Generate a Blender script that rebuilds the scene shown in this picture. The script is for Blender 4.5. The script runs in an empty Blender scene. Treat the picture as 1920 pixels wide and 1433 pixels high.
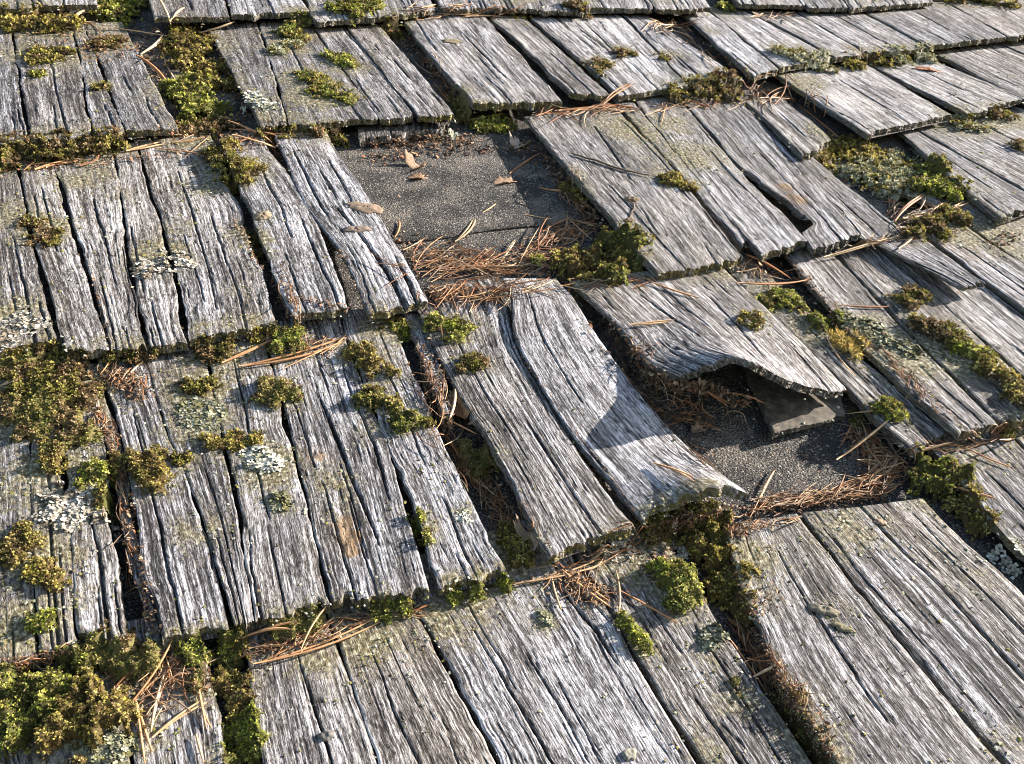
import bpy, math, random
import numpy as np
from mathutils import Matrix, Vector

random.seed(7)
RNG = np.random.default_rng(11)
SC = bpy.context.scene
COL = SC.collection

# ------------------------------------------------------------------ camera geometry
# The roof is one pitched plane.  Roof frame: u along the courses, v up the slope, n out of the roof.
PITCH = math.radians(30)
F_PX = 1759.31                       # focal length in pixels of a 1920 wide picture
M = np.array([[0.92886265, 0.1666876, -0.33080117],
              [-0.35920169, 0.62347151, -0.69444757],
              [0.0904893, 0.76387075, 0.63899387]])      # camera axes -> roof frame
CAM = np.array([-0.52928187, -1.11111611, 1.02239019])
ROOF_W = Matrix.Rotation(PITCH, 4, 'X')
FELT = -0.012

cam_d = bpy.data.cameras.new('camera'); cam = bpy.data.objects.new('camera', cam_d); COL.objects.link(cam)
cam_d.sensor_width = 36.0
cam_d.lens = 36.0 * F_PX / 1920.0
cam_d.clip_start = 0.02; cam_d.clip_end = 200
m4 = Matrix.Identity(4)
for i in range(3):
    for j in range(3):
        m4[i][j] = M[i][j]
    m4[i][3] = CAM[i]
cam.matrix_world = ROOF_W @ m4
cam_d.dof.use_dof = True
cam_d.dof.focus_distance = 1.6
cam_d.dof.aperture_fstop = 20.0
SC.camera = cam

# ------------------------------------------------------------------ light
az, el = math.radians(5), math.radians(19.5)                 # direction to the sun, in the roof frame
sun_roof = Vector((math.cos(el) * math.cos(az), math.cos(el) * math.sin(az), math.sin(el)))
sun_w = (ROOF_W.to_3x3() @ sun_roof).normalized()
sl = bpy.data.lights.new('sun', 'SUN'); sl.energy = 5.0; sl.angle = math.radians(0.5); sl.color = (1.0, 0.92, 0.835)
so = bpy.data.objects.new('sun', sl); COL.objects.link(so)
so.rotation_euler = sun_w.to_track_quat('Z', 'Y').to_euler()
so.location = (4, 2, 5)
W = bpy.data.worlds.new('World'); SC.world = W; W.use_nodes = True
wn = W.node_tree; wn.nodes.clear()
sky = wn.nodes.new('ShaderNodeTexSky'); sky.sky_type = 'NISHITA'; sky.sun_disc = False
sky.sun_elevation = math.asin(sun_w.z); sky.sun_rotation = math.atan2(sun_w.x, sun_w.y)
bg = wn.nodes.new('ShaderNodeBackground'); bg.inputs[1].default_value = 0.08
wo = wn.nodes.new('ShaderNodeOutputWorld')
wn.links.new(sky.outputs[0], bg.inputs[0]); wn.links.new(bg.outputs[0], wo.inputs[0])
vs = SC.view_settings
vs.view_transform = 'Standard'; vs.look = 'None'; vs.gamma = 1; vs.exposure = 1.85; vs.use_curve_mapping = False
SC.cycles.filter_width = 1.05; SC.cycles.max_bounces = 4; SC.cycles.diffuse_bounces = 3

# ------------------------------------------------------------------ helpers
def P(x, y, h=0.0):
    """point of the roof frame at height h that picture point (x, y) looks at"""
    x = np.asarray(x, float); y = np.asarray(y, float); h = np.asarray(h, float)
    d = (M @ np.stack(np.broadcast_arrays(x - 960, 716.5 - y, np.full(np.shape(x + y), -F_PX))).reshape(3, -1))
    hh = np.broadcast_to(h, np.shape(x + y)).reshape(-1)
    t = (hh - CAM[2]) / d[2]
    r = (CAM[:, None] + d * t).T
    return r.reshape(np.shape(x + y) + (3,))

def hash2(ix, iy, seed):
    n = (ix.astype(np.int64) * 374761393 + iy.astype(np.int64) * 668265263 + seed * 974634777) & 0xFFFFFFFF
    n = ((n ^ (n >> 13)) * 1274126177) & 0xFFFFFFFF
    n = ((n ^ (n >> 16)) * 2246822519) & 0xFFFFFFFF
    return ((n ^ (n >> 15)) & 0xFFFFFF) / float(0xFFFFFF)

def vn(x, y, seed=0):
    """smooth value noise 0..1"""
    x = np.asarray(x, float); y = np.asarray(y, float)
    x, y = np.broadcast_arrays(x, y)
    fx = np.floor(x); fy = np.floor(y); tx = x - fx; ty = y - fy
    tx = tx * tx * tx * (tx * (tx * 6 - 15) + 10); ty = ty * ty * ty * (ty * (ty * 6 - 15) + 10)
    a = hash2(fx, fy, seed); b = hash2(fx + 1, fy, seed); c = hash2(fx, fy + 1, seed); d = hash2(fx + 1, fy + 1, seed)
    return (a * (1 - tx) + b * tx) * (1 - ty) + (c * (1 - tx) + d * tx) * ty

def fbm(x, y, seed=0, o=3):
    s = 0; a = 1; t = 0
    for k in range(o):
        s = s + a * vn(x * 2 ** k, y * 2 ** k, seed + k * 17); t += a; a *= 0.5
    return s / t

def sst(a, b, x):
    t = np.clip((x - a) / (b - a), 0, 1)
    return t * t * (3 - 2 * t)

def new_mesh(name, verts, faces, mat, smooth=None, cols=None, uv=None):
    """faces: list of (n,k) int arrays (all the faces of one array have k corners) or lists"""
    me = bpy.data.meshes.new(name)
    verts = np.asarray(verts, np.float32)
    loops = []; tot = []
    for f in faces:
        f = np.asarray(f, np.int32)
        loops.append(f.reshape(-1)); tot.append(np.full(f.shape[0], f.shape[1], np.int32))
    loops = np.concatenate(loops); tot = np.concatenate(tot)
    me.vertices.add(len(verts)); me.vertices.foreach_set('co', verts.reshape(-1))
    me.loops.add(len(loops)); me.loops.foreach_set('vertex_index', loops)
    me.polygons.add(len(tot))
    me.polygons.foreach_set('loop_start', np.concatenate([[0], np.cumsum(tot)[:-1]]).astype(np.int32))
    me.polygons.foreach_set('loop_total', tot)
    if smooth is not None:
        me.polygons.foreach_set('use_smooth', np.asarray(smooth, bool))
    if cols is not None:
        for an, arr in cols.items():
            at = me.attributes.new(an, 'FLOAT_COLOR', 'POINT')
            at.data.foreach_set('color', np.asarray(arr, np.float32).reshape(-1))
    if uv is not None:
        ul = me.uv_layers.new(name='UVMap')
        ul.data.foreach_set('uv', np.asarray(uv, np.float32)[loops].reshape(-1))
    me.materials.append(mat)
    me.update(calc_edges=True)
    return me

def link(name, me, loc, parent=None, label=None, cat=None, group=None, kind=None):
    o = bpy.data.objects.new(name, me); COL.objects.link(o)
    if parent is not None:
        o.parent = parent; o.location = loc
    else:
        o.matrix_world = ROOF_W @ Matrix.Translation(Vector(loc))
    if label: o['label'] = label
    if cat: o['category'] = cat
    if group: o['group'] = group
    if kind: o['kind'] = kind
    return o

# ------------------------------------------------------------------ materials
def nodes(name):
    m = bpy.data.materials.new(name); m.use_nodes = True
    nt = m.node_tree; nt.nodes.clear()
    out = nt.nodes.new('ShaderNodeOutputMaterial'); b = nt.nodes.new('ShaderNodeBsdfPrincipled')
    nt.links.new(b.outputs[0], out.inputs[0])
    return m, nt, b

def N(nt, kind, ins=None, **kw):
    n = nt.nodes.new(kind)
    for k, v in kw.items(): setattr(n, k, v)
    for k, v in (ins or {}).items():
        if isinstance(v, bpy.types.NodeSocket): nt.links.new(v, n.inputs[k])
        else: n.inputs[k].default_value = v
    return n

def math_(nt, op, a, b=0.0, c=None, clamp=False):
    n = nt.nodes.new('ShaderNodeMath'); n.operation = op; n.use_clamp = clamp
    for i, v in enumerate((a, b, c)):
        if v is None: continue
        if isinstance(v, bpy.types.NodeSocket): nt.links.new(v, n.inputs[i])
        else: n.inputs[i].default_value = v
    return n.outputs[0]

def mix(nt, f, a, b, mode='MIX'):
    n = nt.nodes.new('ShaderNodeMix'); n.data_type = 'RGBA'; n.blend_type = mode
    for i, v in ((0, f), (6, a), (7, b)):
        if isinstance(v, bpy.types.NodeSocket): nt.links.new(v, n.inputs[i])
        elif i == 0: n.inputs[0].default_value = v
        else: n.inputs[i].default_value = (*v, 1)
    return n.outputs[2]

def ramp(nt, fac, stops):
    n = nt.nodes.new('ShaderNodeValToRGB'); e = n.color_ramp.elements
    e[0].position = stops[0][0]; e[0].color = (*stops[0][1], 1)
    e[1].position = stops[-1][0]; e[1].color = (*stops[-1][1], 1)
    for p, c in stops[1:-1]:
        q = e.new(p); q.color = (*c, 1)
    nt.links.new(fac, n.inputs[0])
    return n.outputs[0]

def noise(nt, vec, scale, detail=2, rough=0.5, dist=0.0):
    n = N(nt, 'ShaderNodeTexNoise', {'Scale': scale, 'Detail': detail, 'Roughness': rough, 'Distortion': dist})
    nt.links.new(vec, n.inputs['Vector'])
    return n.outputs[0]

def mapping(nt, vec, sc):
    n = N(nt, 'ShaderNodeMapping', {'Scale': sc}); nt.links.new(vec, n.inputs['Vector']); return n.outputs[0]

def wood_material():
    m, nt, b = nodes('weathered_wood')
    uv = nt.nodes.new('ShaderNodeUVMap'); uv.uv_map = 'UVMap'; u = uv.outputs[0]
    at = N(nt, 'ShaderNodeAttribute', attribute_name='wood')
    se = N(nt, 'ShaderNodeSeparateColor'); nt.links.new(at.outputs['Color'], se.inputs[0])
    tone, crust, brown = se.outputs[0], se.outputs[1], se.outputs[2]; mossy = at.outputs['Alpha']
    fine = noise(nt, mapping(nt, u, (560, 30, 1)), 1, 3, 0.6)          # fibres
    fleck = noise(nt, mapping(nt, u, (420, 95, 1)), 1, 2, 0.7, 0.9)   # short pale and dark flecks
    broad = noise(nt, mapping(nt, u, (22, 5, 1)), 1, 3, 0.55)
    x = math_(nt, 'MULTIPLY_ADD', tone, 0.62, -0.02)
    x = math_(nt, 'MULTIPLY_ADD', math_(nt, 'SUBTRACT', fine, 0.5), 1.25, x)
    x = math_(nt, 'MULTIPLY_ADD', math_(nt, 'SUBTRACT', fleck, 0.5), 1.25, x)
    lng = noise(nt, mapping(nt, u, (330, 6, 1)), 1, 3, 0.6)
    x = math_(nt, 'MULTIPLY_ADD', math_(nt, 'SUBTRACT', lng, 0.5), 1.0, x)
    x = math_(nt, 'MULTIPLY_ADD', math_(nt, 'SUBTRACT', broad, 0.5), 0.5, x)
    cool = ramp(nt, x, [(0.04, (0.022, 0.020, 0.020)), (0.27, (0.10, 0.096, 0.099)), (0.5, (0.275, 0.268, 0.283)), (0.80, (0.64, 0.63, 0.65))])
    warm = ramp(nt, x, [(0.04, (0.026, 0.020, 0.016)), (0.27, (0.115, 0.10, 0.084)), (0.5, (0.29, 0.262, 0.235)), (0.80, (0.60, 0.565, 0.51))])
    oi = nt.nodes.new('ShaderNodeObjectInfo')
    tw = noise(nt, mapping(nt, u, (9, 3, 1)), 1, 2, 0.5)
    wf = math_(nt, 'MULTIPLY_ADD', tw, 1.6, math_(nt, 'MULTIPLY_ADD', oi.outputs['Random'], 0.6, -0.78), clamp=True)
    col = mix(nt, wf, cool, warm)
    # old grime and thin film in patches, greyish tan to dark brown
    g0 = noise(nt, mapping(nt, u, (34, 20, 1)), 1, 5, 0.68)
    gf = math_(nt, 'MULTIPLY_ADD', g0, 7.0, math_(nt, 'MULTIPLY_ADD', crust, 2.0, -4.3), clamp=True)
    g1 = noise(nt, mapping(nt, u, (210, 150, 1)), 1, 3, 0.65)
    gcol = ramp(nt, g1, [(0.38, (0.032, 0.027, 0.022)), (0.48, (0.10, 0.086, 0.068)), (0.57, (0.20, 0.178, 0.145)), (0.68, (0.48, 0.44, 0.36))])
    col = mix(nt, math_(nt, 'MULTIPLY', gf, 0.68), col, gcol)
    # orange brown raw wood where the grey skin is gone
    sharp = math_(nt, 'MULTIPLY_ADD', math_(nt, 'ADD', brown, math_(nt, 'MULTIPLY_ADD', g0, 1.4, -0.7)), 7.0, -4.2, clamp=True)
    bf = math_(nt, 'MULTIPLY', math_(nt, 'MAXIMUM', sharp, math_(nt, 'MULTIPLY', brown, 0.35)), math_(nt, 'MULTIPLY_ADD', fine, 2.2, -0.25, clamp=True), clamp=True)
    col = mix(nt, bf, col, ramp(nt, x, [(0.0, (0.06, 0.036, 0.02)), (0.5, (0.27, 0.175, 0.095)), (0.9, (0.48, 0.36, 0.23))]))
    # thin crusty lichen and algae: olive, grey green, with pale yellow specks
    cn = noise(nt, mapping(nt, u, (95, 80, 1)), 1, 4, 0.62)
    cf = math_(nt, 'MULTIPLY', math_(nt, 'MULTIPLY_ADD', math_(nt, 'ADD', cn, math_(nt, 'MULTIPLY', crust, 0.42)), 8.0, -5.6, clamp=True), crust, clamp=True)
    cc = ramp(nt, noise(nt, mapping(nt, u, (160, 130, 1)), 1, 3, 0.6), [(0.36, (0.04, 0.032, 0.016)), (0.46, (0.12, 0.098, 0.048)), (0.55, (0.19, 0.17, 0.11)), (0.66, (0.42, 0.39, 0.28))])
    col = mix(nt, cf, col, cc)
    # mossy film on sheltered butt ends
    mn = noise(nt, mapping(nt, u, (120, 120, 1)), 1, 3, 0.6)
    mf = math_(nt, 'MULTIPLY', mossy, math_(nt, 'MULTIPLY_ADD', mn, 5.0, -1.9, clamp=True), clamp=True)
    col = mix(nt, mf, col, ramp(nt, fleck, [(0.3, (0.06, 0.05, 0.012)), (0.5, (0.17, 0.14, 0.025)), (0.68, (0.36, 0.28, 0.06))]))
    nt.links.new(col, b.inputs['Base Color'])
    b.inputs['Roughness'].default_value = 0.82
    b.inputs['Specular IOR Level'].default_value = 0.25
    hh = math_(nt, 'ADD', math_(nt, 'MULTIPLY', fine, 0.7), math_(nt, 'MULTIPLY', fleck, 0.8))
    hh = math_(nt, 'ADD', hh, math_(nt, 'MULTIPLY', math_(nt, 'MULTIPLY', cf, cn), 1.6))
    bp = N(nt, 'ShaderNodeBump', {'Strength': 0.85, 'Distance': 0.0018, 'Height': hh})
    nt.links.new(bp.outputs[0], b.inputs['Normal'])
    return m

def tint_material(name, rough=0.75, bumpscale=900, bump=0.3, trans=0.0):
    m, nt, b = nodes(name)
    at = N(nt, 'ShaderNodeAttribute', attribute_name='tint')
    tc = nt.nodes.new('ShaderNodeTexCoord')
    n1 = noise(nt, tc.outputs['Object'], bumpscale, 2, 0.6)
    v = math_(nt, 'MULTIPLY_ADD', n1, 1.1, 0.45)
    hsv = N(nt, 'ShaderNodeHueSaturation', {'Color': at.outputs['Color'], 'Value': v})
    nt.links.new(hsv.outputs[0], b.inputs['Base Color'])
    b.inputs['Roughness'].default_value = rough
    b.inputs['Specular IOR Level'].default_value = 0.25
    if trans:
        out = nt.nodes['Material Output']
        tr = nt.nodes.new('ShaderNodeBsdfTranslucent'); nt.links.new(hsv.outputs[0], tr.inputs[0])
        ms = nt.nodes.new('ShaderNodeMixShader'); ms.inputs[0].default_value = trans
        nt.links.new(b.outputs[0], ms.inputs[1]); nt.links.new(tr.outputs[0], ms.inputs[2]); nt.links.new(ms.outputs[0], out.inputs[0])
    return m

def felt_material():
    m, nt, b = nodes('roofing_felt')
    tc = nt.nodes.new('ShaderNodeTexCoord'); o = tc.outputs['Object']
    g = N(nt, 'ShaderNodeTexVoronoi', {'Scale': 330.0, 'Randomness': 1.0}); nt.links.new(o, g.inputs['Vector'])
    n1 = noise(nt, o, 300, 4, 0.75); n2 = noise(nt, o, 11, 6, 0.65)
    x = math_(nt, 'MULTIPLY_ADD', n1, 1.0, math_(nt, 'MULTIPLY', n2, 0.4))
    col = ramp(nt, x, [(0.45, (0.010, 0.010, 0.011)), (0.62, (0.022, 0.021, 0.021)), (0.74, (0.055, 0.051, 0.047)), (0.84, (0.30, 0.27, 0.23))])
    sep = N(nt, 'ShaderNodeSeparateColor'); nt.links.new(g.outputs['Color'], sep.inputs[0])
    spk = math_(nt, 'MULTIPLY_ADD', sep.outputs[0], 30.0, -28.2, clamp=True)
    col = mix(nt, math_(nt, 'MULTIPLY', spk, 0.7), col, (0.40, 0.36, 0.29))
    dust = math_(nt, 'MULTIPLY_ADD', n2, 4.0, -2.0, clamp=True)
    col = mix(nt, math_(nt, 'MULTIPLY', dust, 0.38), col, (0.14, 0.11, 0.08))
    nt.links.new(col, b.inputs['Base Color']); b.inputs['Roughness'].default_value = 0.9
    b.inputs['Specular IOR Level'].default_value = 0.2
    h = math_(nt, 'SUBTRACT', math_(nt, 'MULTIPLY', n1, 0.7), g.outputs['Distance'])
    bp = N(nt, 'ShaderNodeBump', {'Strength': 0.8, 'Distance': 0.0028, 'Height': h}); nt.links.new(bp.outputs[0], b.inputs['Normal'])
    return m

WOOD = wood_material()
FELTM = felt_material()
def slate_material():
    m, nt, b = nodes('brown_offcut')  # plain mottled brown of the offcut
    tc = nt.nodes.new('ShaderNodeTexCoord')
    c = ramp(nt, noise(nt, tc.outputs['Object'], 45, 6, 0.7), [(0.35, (0.04, 0.032, 0.024)), (0.52, (0.10, 0.082, 0.06)), (0.66, (0.22, 0.18, 0.13))])
    nt.links.new(c, b.inputs['Base Color']); b.inputs['Roughness'].default_value = 0.85
    bp = N(nt, 'ShaderNodeBump', {'Strength': 0.5, 'Distance': 0.001, 'Height': noise(nt, tc.outputs['Object'], 300, 4, 0.7)}); nt.links.new(bp.outputs[0], b.inputs['Normal'])
    return m
SLATE = slate_material()
MOSSM = tint_material('moss', 0.8, 700, 0.3, 0.25)
LICHM = tint_material('lichen', 0.85, 500, 0.3)
NEEDM = tint_material('dry_needles', 0.55, 160, 0.3)
BARKM = tint_material('bark_and_leaves', 0.85, 260, 0.3)

# ------------------------------------------------------------------ height map of what is already there
HU0, HV0, HS = -1.6, -1.6, 0.003
HMAP = np.full((1700, 1400), FELT, np.float32)      # u, v
def splat(u, v, h):
    i = np.round((u - HU0) / HS).astype(int); j = np.round((v - HV0) / HS).astype(int)
    ok = (i > 1) & (j > 1) & (i < HMAP.shape[0] - 2) & (j < HMAP.shape[1] - 2)
    i, j, h = i[ok], j[ok], h[ok].astype(np.float32)
    for di, dj in ((0, 0), (0, 1), (0, -1)):
        np.maximum.at(HMAP, (i + di, j + dj), h)
def hm(u, v):
    i = np.clip(((np.asarray(u) - HU0) / HS).round().astype(int), 0, HMAP.shape[0] - 1)
    j = np.clip(((np.asarray(v) - HV0) / HS).round().astype(int), 0, HMAP.shape[1] - 1)
    return HMAP[i, j]
def on_surface(x, y, it=5):
    """roof frame point of the surface seen at picture point x, y"""
    x = np.asarray(x, float); y = np.asarray(y, float)
    h = np.full(np.shape(x + y), FELT); done = np.zeros(np.shape(x + y), bool)
    for hh in np.arange(0.15, FELT - .001, -0.002):           # march down the line of sight
        p = P(x, y, hh); g = hm(p[..., 0], p[..., 1])
        hit = (~done) & (g >= hh)
        h = np.where(hit, np.minimum(g, hh + .004), h); done |= hit
    p = P(x, y, h); p[..., 2] = h
    return p

# ------------------------------------------------------------------ where moss and lichen grow (circles in picture points)
MOSS = [
 ([(10, 42, 30), (60, 34, 28), (112, 50, 26)], 'gold', .022, 'large golden olive moss cushion in the top left corner of the roof'),
 ([(232, 5, 36), (222, 32, 28)], 'bright', .022, 'bright yellow-green moss cushion wedged in the top edge gap, left of the crossed needles'),
 ([(80, 108, 22), (122, 98, 14)], 'olive', .006, 'thin olive moss mat on the upper left shingle'),
 ([(195, 85, 22), (225, 78, 14)], 'brown', .006, 'thin brown moss mat just right of the olive mat on the upper left shingle'),
 ([(68, 140, 10)], 'bright', .006, 'tiny light green moss tuft under the thin olive mat, upper left'),
 ([(186, 163, 12)], 'olive', .006, 'tiny dark square moss tuft on the upper left shingle'),
 ([(345, 62, 26), (360, 92, 34), (352, 120, 24)], 'gold', .026, 'tall golden moss cushion under the crossed needles in the upper left gap'),
 ([(405, 135, 24), (420, 165, 22)], 'gold', .018, 'golden moss lobe at the right side of the upper left gap, beside the shingle'),
 ([(345, 180, 34), (370, 210, 34), (380, 165, 22)], 'bright', .028, 'fresh green moss hummock at the lower end of the upper left gap'),
 ([(350, 250, 24), (390, 252, 26), (425, 240, 16)], 'brown', .016, 'dead brown moss tangle below the fresh green hummock'),
 ([(562, 38, 20), (545, 66, 22)], 'green', .012, 'green moss tuft hanging from the top course above the lichen-spotted shingle'),
 ([(545, 85, 14), (525, 97, 14)], 'greygreen', .006, 'grey-green moss crust below the tuft hanging from the top course'),
 ([(655, 18, 26), (688, 12, 20)], 'bright', .018, 'bright moss cushion on the top course, left of the thick pale shingle'),
 ([(612, 105, 12), (640, 116, 16), (660, 122, 10)], 'bright', .008, 'small moss tuft over the crack of the lichen-spotted shingle'),
 ([(585, 148, 20), (612, 172, 24), (648, 186, 20)], 'green', .007, 'patchy green moss across the middle of the lichen-spotted shingle'),
 ([(500, 232, 20), (540, 236, 22), (590, 245, 22), (626, 256, 15)], 'olive', .020, 'dark olive moss roll under the butts left of the upper bare patch'),
 ([(12, 288, 26), (70, 276, 25), (120, 280, 27), (170, 268, 25), (216, 262, 18)], 'olive', .024, 'long moss roll under the fourth course butts at the left edge'),
 ([(420, 312, 24), (452, 322, 32), (440, 345, 18)], 'gold', .020, 'round golden moss cushion between two shingles below the dead tangle'),
 ([(455, 440, 20), (478, 458, 20), (490, 488, 12)], 'gold', .014, 'golden moss in the gap left of the split pale shingle'),
 ([(60, 420, 22), (85, 445, 20)], 'olive', .004, 'faint olive moss film on the leftmost shingles'),
 ([(738, 44, 18), (742, 62, 12)], 'olive', .018, 'dark moss plug at the upper corner of the thick pale shingle'),
 ([(905, 220, 16), (940, 226, 20), (925, 242, 14)], 'bright', .016, 'bright moss hanging beneath the mossy butt above the bare patch'),
 ([(845, 165, 10), (862, 190, 14), (875, 215, 14)], 'dark', .014, 'dark moss in the channel left of the thick pale shingle'),
 ([(1112, 128, 18), (1130, 120, 12), (1125, 145, 8)], 'olive', .008, 'olive moss tuft at the left edge of the wide upper shingle'),
 ([(1168, 102, 14), (1190, 104, 9)], 'olive', .006, 'flat moss spot in the middle of the wide upper shingle'),
 ([(1250, 110, 12)], 'brown', .006, 'small brown moss spot right of the flat spot on the wide upper shingle'),
 ([(1262, 176, 18), (1308, 172, 24), (1358, 164, 30), (1372, 145, 20)], 'olive', .022, 'broad olive moss roll under the wide upper shingle'),
 ([(1462, 100, 14), (1500, 108, 22), (1540, 114, 18)], 'greygreen', .012, 'grey-green moss covering the butt of the second shingle from the top right gap'),
 ([(1605, 110, 16), (1648, 112, 18)], 'gold', .014, 'golden moss roll under the upper right butts'),
 ([(1688, 110, 15), (1732, 106, 16)], 'greygreen', .014, 'pale grey-green moss right of the golden roll, upper right'),
 ([(1790, 4, 14), (1850, 5, 18), (1895, 12, 12)], 'gold', .014, 'moss fringe at the top edge of the photo near the right corner'),
 ([(1356, 17, 14)], 'bright', .014, 'small yellow-green moss tuft in a gap of the top course'),
 ([(1082, 14, 17)], 'olive', .016, 'brownish moss knob on the butt of the top course above the wide shingle'),
 ([(955, 14, 16), (985, 14, 12)], 'olive', .006, 'thin moss edging on a top course butt above the narrow shingle'),
 ([(1545, 262, 24), (1580, 286, 30), (1622, 296, 30)], 'gold', .018, 'yellow upper end of the big moss bank at the right'),
 ([(1640, 330, 42), (1690, 325, 42), (1670, 358, 32), (1600, 330, 24)], 'greygreen', .018, 'grey-green middle of the big moss bank at the right'),
 ([(1738, 350, 32), (1775, 362, 30), (1752, 325, 24)], 'bright', .022, 'bright green lower end of the big moss bank at the right'),
 ([(1745, 430, 25), (1785, 408, 25), (1715, 445, 16)], 'olive', .018, 'olive moss below the big bank, under the needle spray'),
 ([(1805, 236, 20), (1825, 240, 14)], 'greygreen', .010, 'grey moss under the jagged butt at the right'),
 ([(1862, 212, 14), (1885, 222, 12)], 'olive', .012, 'olive moss under the butt near the right edge'),
 ([(1908, 275, 12)], 'dark', .010, 'small dark moss tuft on a shingle at the right edge'),
 ([(1072, 508, 28), (1108, 498, 32), (1095, 525, 20)], 'gold', .036, 'olive-gold moss cushion at the lower right of the upper bare patch'),
 ([(1160, 470, 30), (1172, 500, 30), (1145, 520, 22)], 'green', .044, 'fresh green moss cushion against the shingle at the right of the bare patch'),
 ([(1066, 335, 14), (1082, 368, 16)], 'gold', .022, 'golden moss hiding under the right rim of the upper bare patch'),
 ([(1003, 496, 13)], 'bright', .014, 'tiny yellow-green moss tuft among the needles of the upper bare patch'),
 ([(1262, 340, 18), (1288, 352, 16), (1300, 362, 10)], 'gold', .008, 'golden-brown moss tuft beside the twig on the right rim shingle'),
 ([(378, 626, 12), (425, 620, 14), (470, 614, 13), (505, 608, 9)], 'gold', .012, 'moss fringe under the butt left of the dark gap, third course'),
 ([(388, 662, 20), (428, 664, 18)], 'olive', .014, 'brown-olive moss below the third course butts'),
 ([(540, 638, 22), (522, 660, 15), (552, 655, 14)], 'green', .016, 'green moss tuft behind the long bright needles, centre left'),
 ([(712, 602, 16), (745, 612, 20), (752, 632, 12)], 'bright', .018, 'bright moss under the split pale shingle'),
 ([(30, 655, 14), (75, 648, 13), (100, 640, 10)], 'gold', .012, 'moss fringe under the butt at the left edge, third course'),
 ([(30, 690, 22), (65, 678, 16)], 'dark', .014, 'dark moss in the shade below the third course at the left edge'),
 ([(200, 655, 12), (250, 655, 12), (282, 655, 10)], 'olive', .012, 'olive moss fringe under the third course beneath two narrow shingles'),
 ([(80, 715, 42), (135, 700, 30), (150, 750, 34)], 'olive', .012, 'brownish upper part of the large moss mat at the left'),
 ([(75, 775, 40), (120, 790, 30), (140, 820, 26)], 'dark', .014, 'dark green lower part of the large moss mat at the left'),
 ([(95, 850, 22), (105, 878, 20)], 'gold', .012, 'golden tail of the large moss mat at the left'),
 ([(180, 892, 22), (195, 925, 18)], 'bright', .014, 'yellow-green moss tuft above the cream lichen at the left'),
 ([(262, 880, 32), (292, 905, 22), (275, 908, 20)], 'gold', .020, 'domed golden-green moss cushion on a lower left shingle'),
 ([(515, 738, 26), (535, 745, 20), (497, 735, 16)], 'dark', .014, 'dark green moss cushion near the top of a centre left shingle'),
 ([(350, 725, 16), (385, 728, 18)], 'olive', .006, 'thin olive moss ridge above the crusted shingle, centre left'),
 ([(400, 835, 16), (445, 828, 16), (480, 822, 12)], 'gold', .007, 'thin golden moss chain leading to the white lichen'),
 ([(345, 862, 14), (325, 855, 8)], 'olive', .007, 'thin moss bridging the crack right of the domed cushion'),
 ([(678, 664, 20), (698, 692, 20), (732, 702, 14)], 'gold', .014, 'golden moss tuft, upper one of the pair left of the needle channel'),
 ([(702, 752, 24), (738, 762, 18), (762, 792, 22), (802, 796, 14)], 'green', .014, 'trailing green moss tuft, lower one of the pair left of the needle channel'),
 ([(888, 870, 28), (872, 848, 16), (900, 890, 14)], 'dark', .020, 'dark green moss cushion down in the needle channel'),
 ([(818, 608, 16), (850, 612, 22), (856, 638, 16)], 'bright', .012, 'yellow-green moss at the top of the slanting shingle'),
 ([(874, 683, 17), (892, 682, 16)], 'olive', .012, 'small round dark moss cushion on the slanting shingle'),
 ([(782, 972, 13), (798, 1002, 13), (806, 1016, 9)], 'bright', .012, 'small moss tufts in the split near the mossy lower butt'),
 ([(944, 998, 13), (968, 1036, 22), (986, 1050, 16)], 'gold', .016, 'yellow-green moss at the lower end of the needle channel'),
 ([(850, 1102, 12), (900, 1094, 13), (944, 1082, 12)], 'bright', .012, 'bright moss fringe under the lowest full butt, centre'),
 ([(718, 1142, 17), (758, 1134, 13)], 'green', .012, 'green moss under the butt left of the bright fringe'),
 ([(1413, 608, 20)], 'gold', .016, 'small round golden moss ball on the wavy shingle'),
 ([(1430, 572, 13), (1465, 564, 20), (1500, 568, 18)], 'bright', .012, 'yellow-green moss cluster above the round moss ball'),
 ([(1532, 602, 22), (1560, 616, 16)], 'green', .012, 'green moss cluster among grey lichen, right of the moss ball'),
 ([(1698, 568, 18), (1722, 558, 16)], 'olive', .012, 'lone moss tuft on the shingle above the long moss ridge'),
 ([(1730, 614, 20), (1768, 630, 22)], 'olive', .018, 'brownish upper end of the long moss ridge at the right'),
 ([(1795, 650, 20), (1825, 670, 20)], 'bright', .018, 'bright middle of the long moss ridge at the right'),
 ([(1858, 698, 19), (1890, 722, 21), (1916, 752, 20), (1905, 735, 16)], 'gold', .018, 'golden lower end of the long moss ridge at the right'),
 ([(1590, 652, 20), (1570, 635, 12)], 'straw', .010, 'yellow strawlike moss tuft beside the needles, right of the wavy shingle'),
 ([(1665, 774, 20)], 'bright', .016, 'small moss ball near the lower end of the shingle beside the lower bare patch'),
 ([(1612, 786, 12), (1625, 780, 8)], 'bright', .010, 'tiny moss tuft in the shade just left of the small moss ball'),
 ([(1728, 905, 27), (1770, 898, 28), (1750, 915, 20)], 'green', .036, 'green moss cushion at the lower right corner of the lower bare patch'),
 ([(1800, 955, 24), (1842, 985, 22), (1820, 945, 14)], 'gold', .014, 'golden-brown moss sheet right of the green cushion'),
 ([(1905, 800, 14), (1885, 806, 10)], 'gold', .010, 'moss fringe under the right butt at the photo edge'),
 ([(1335, 1016, 20), (1350, 1000, 14)], 'green', .028, 'fresh green moss tuft below the curled shingle end'),
 ([(1256, 1090, 28), (1290, 1112, 30), (1270, 1135, 20)], 'bright', .020, 'yellow-green moss cushion at the top of the lower centre gap'),
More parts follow.
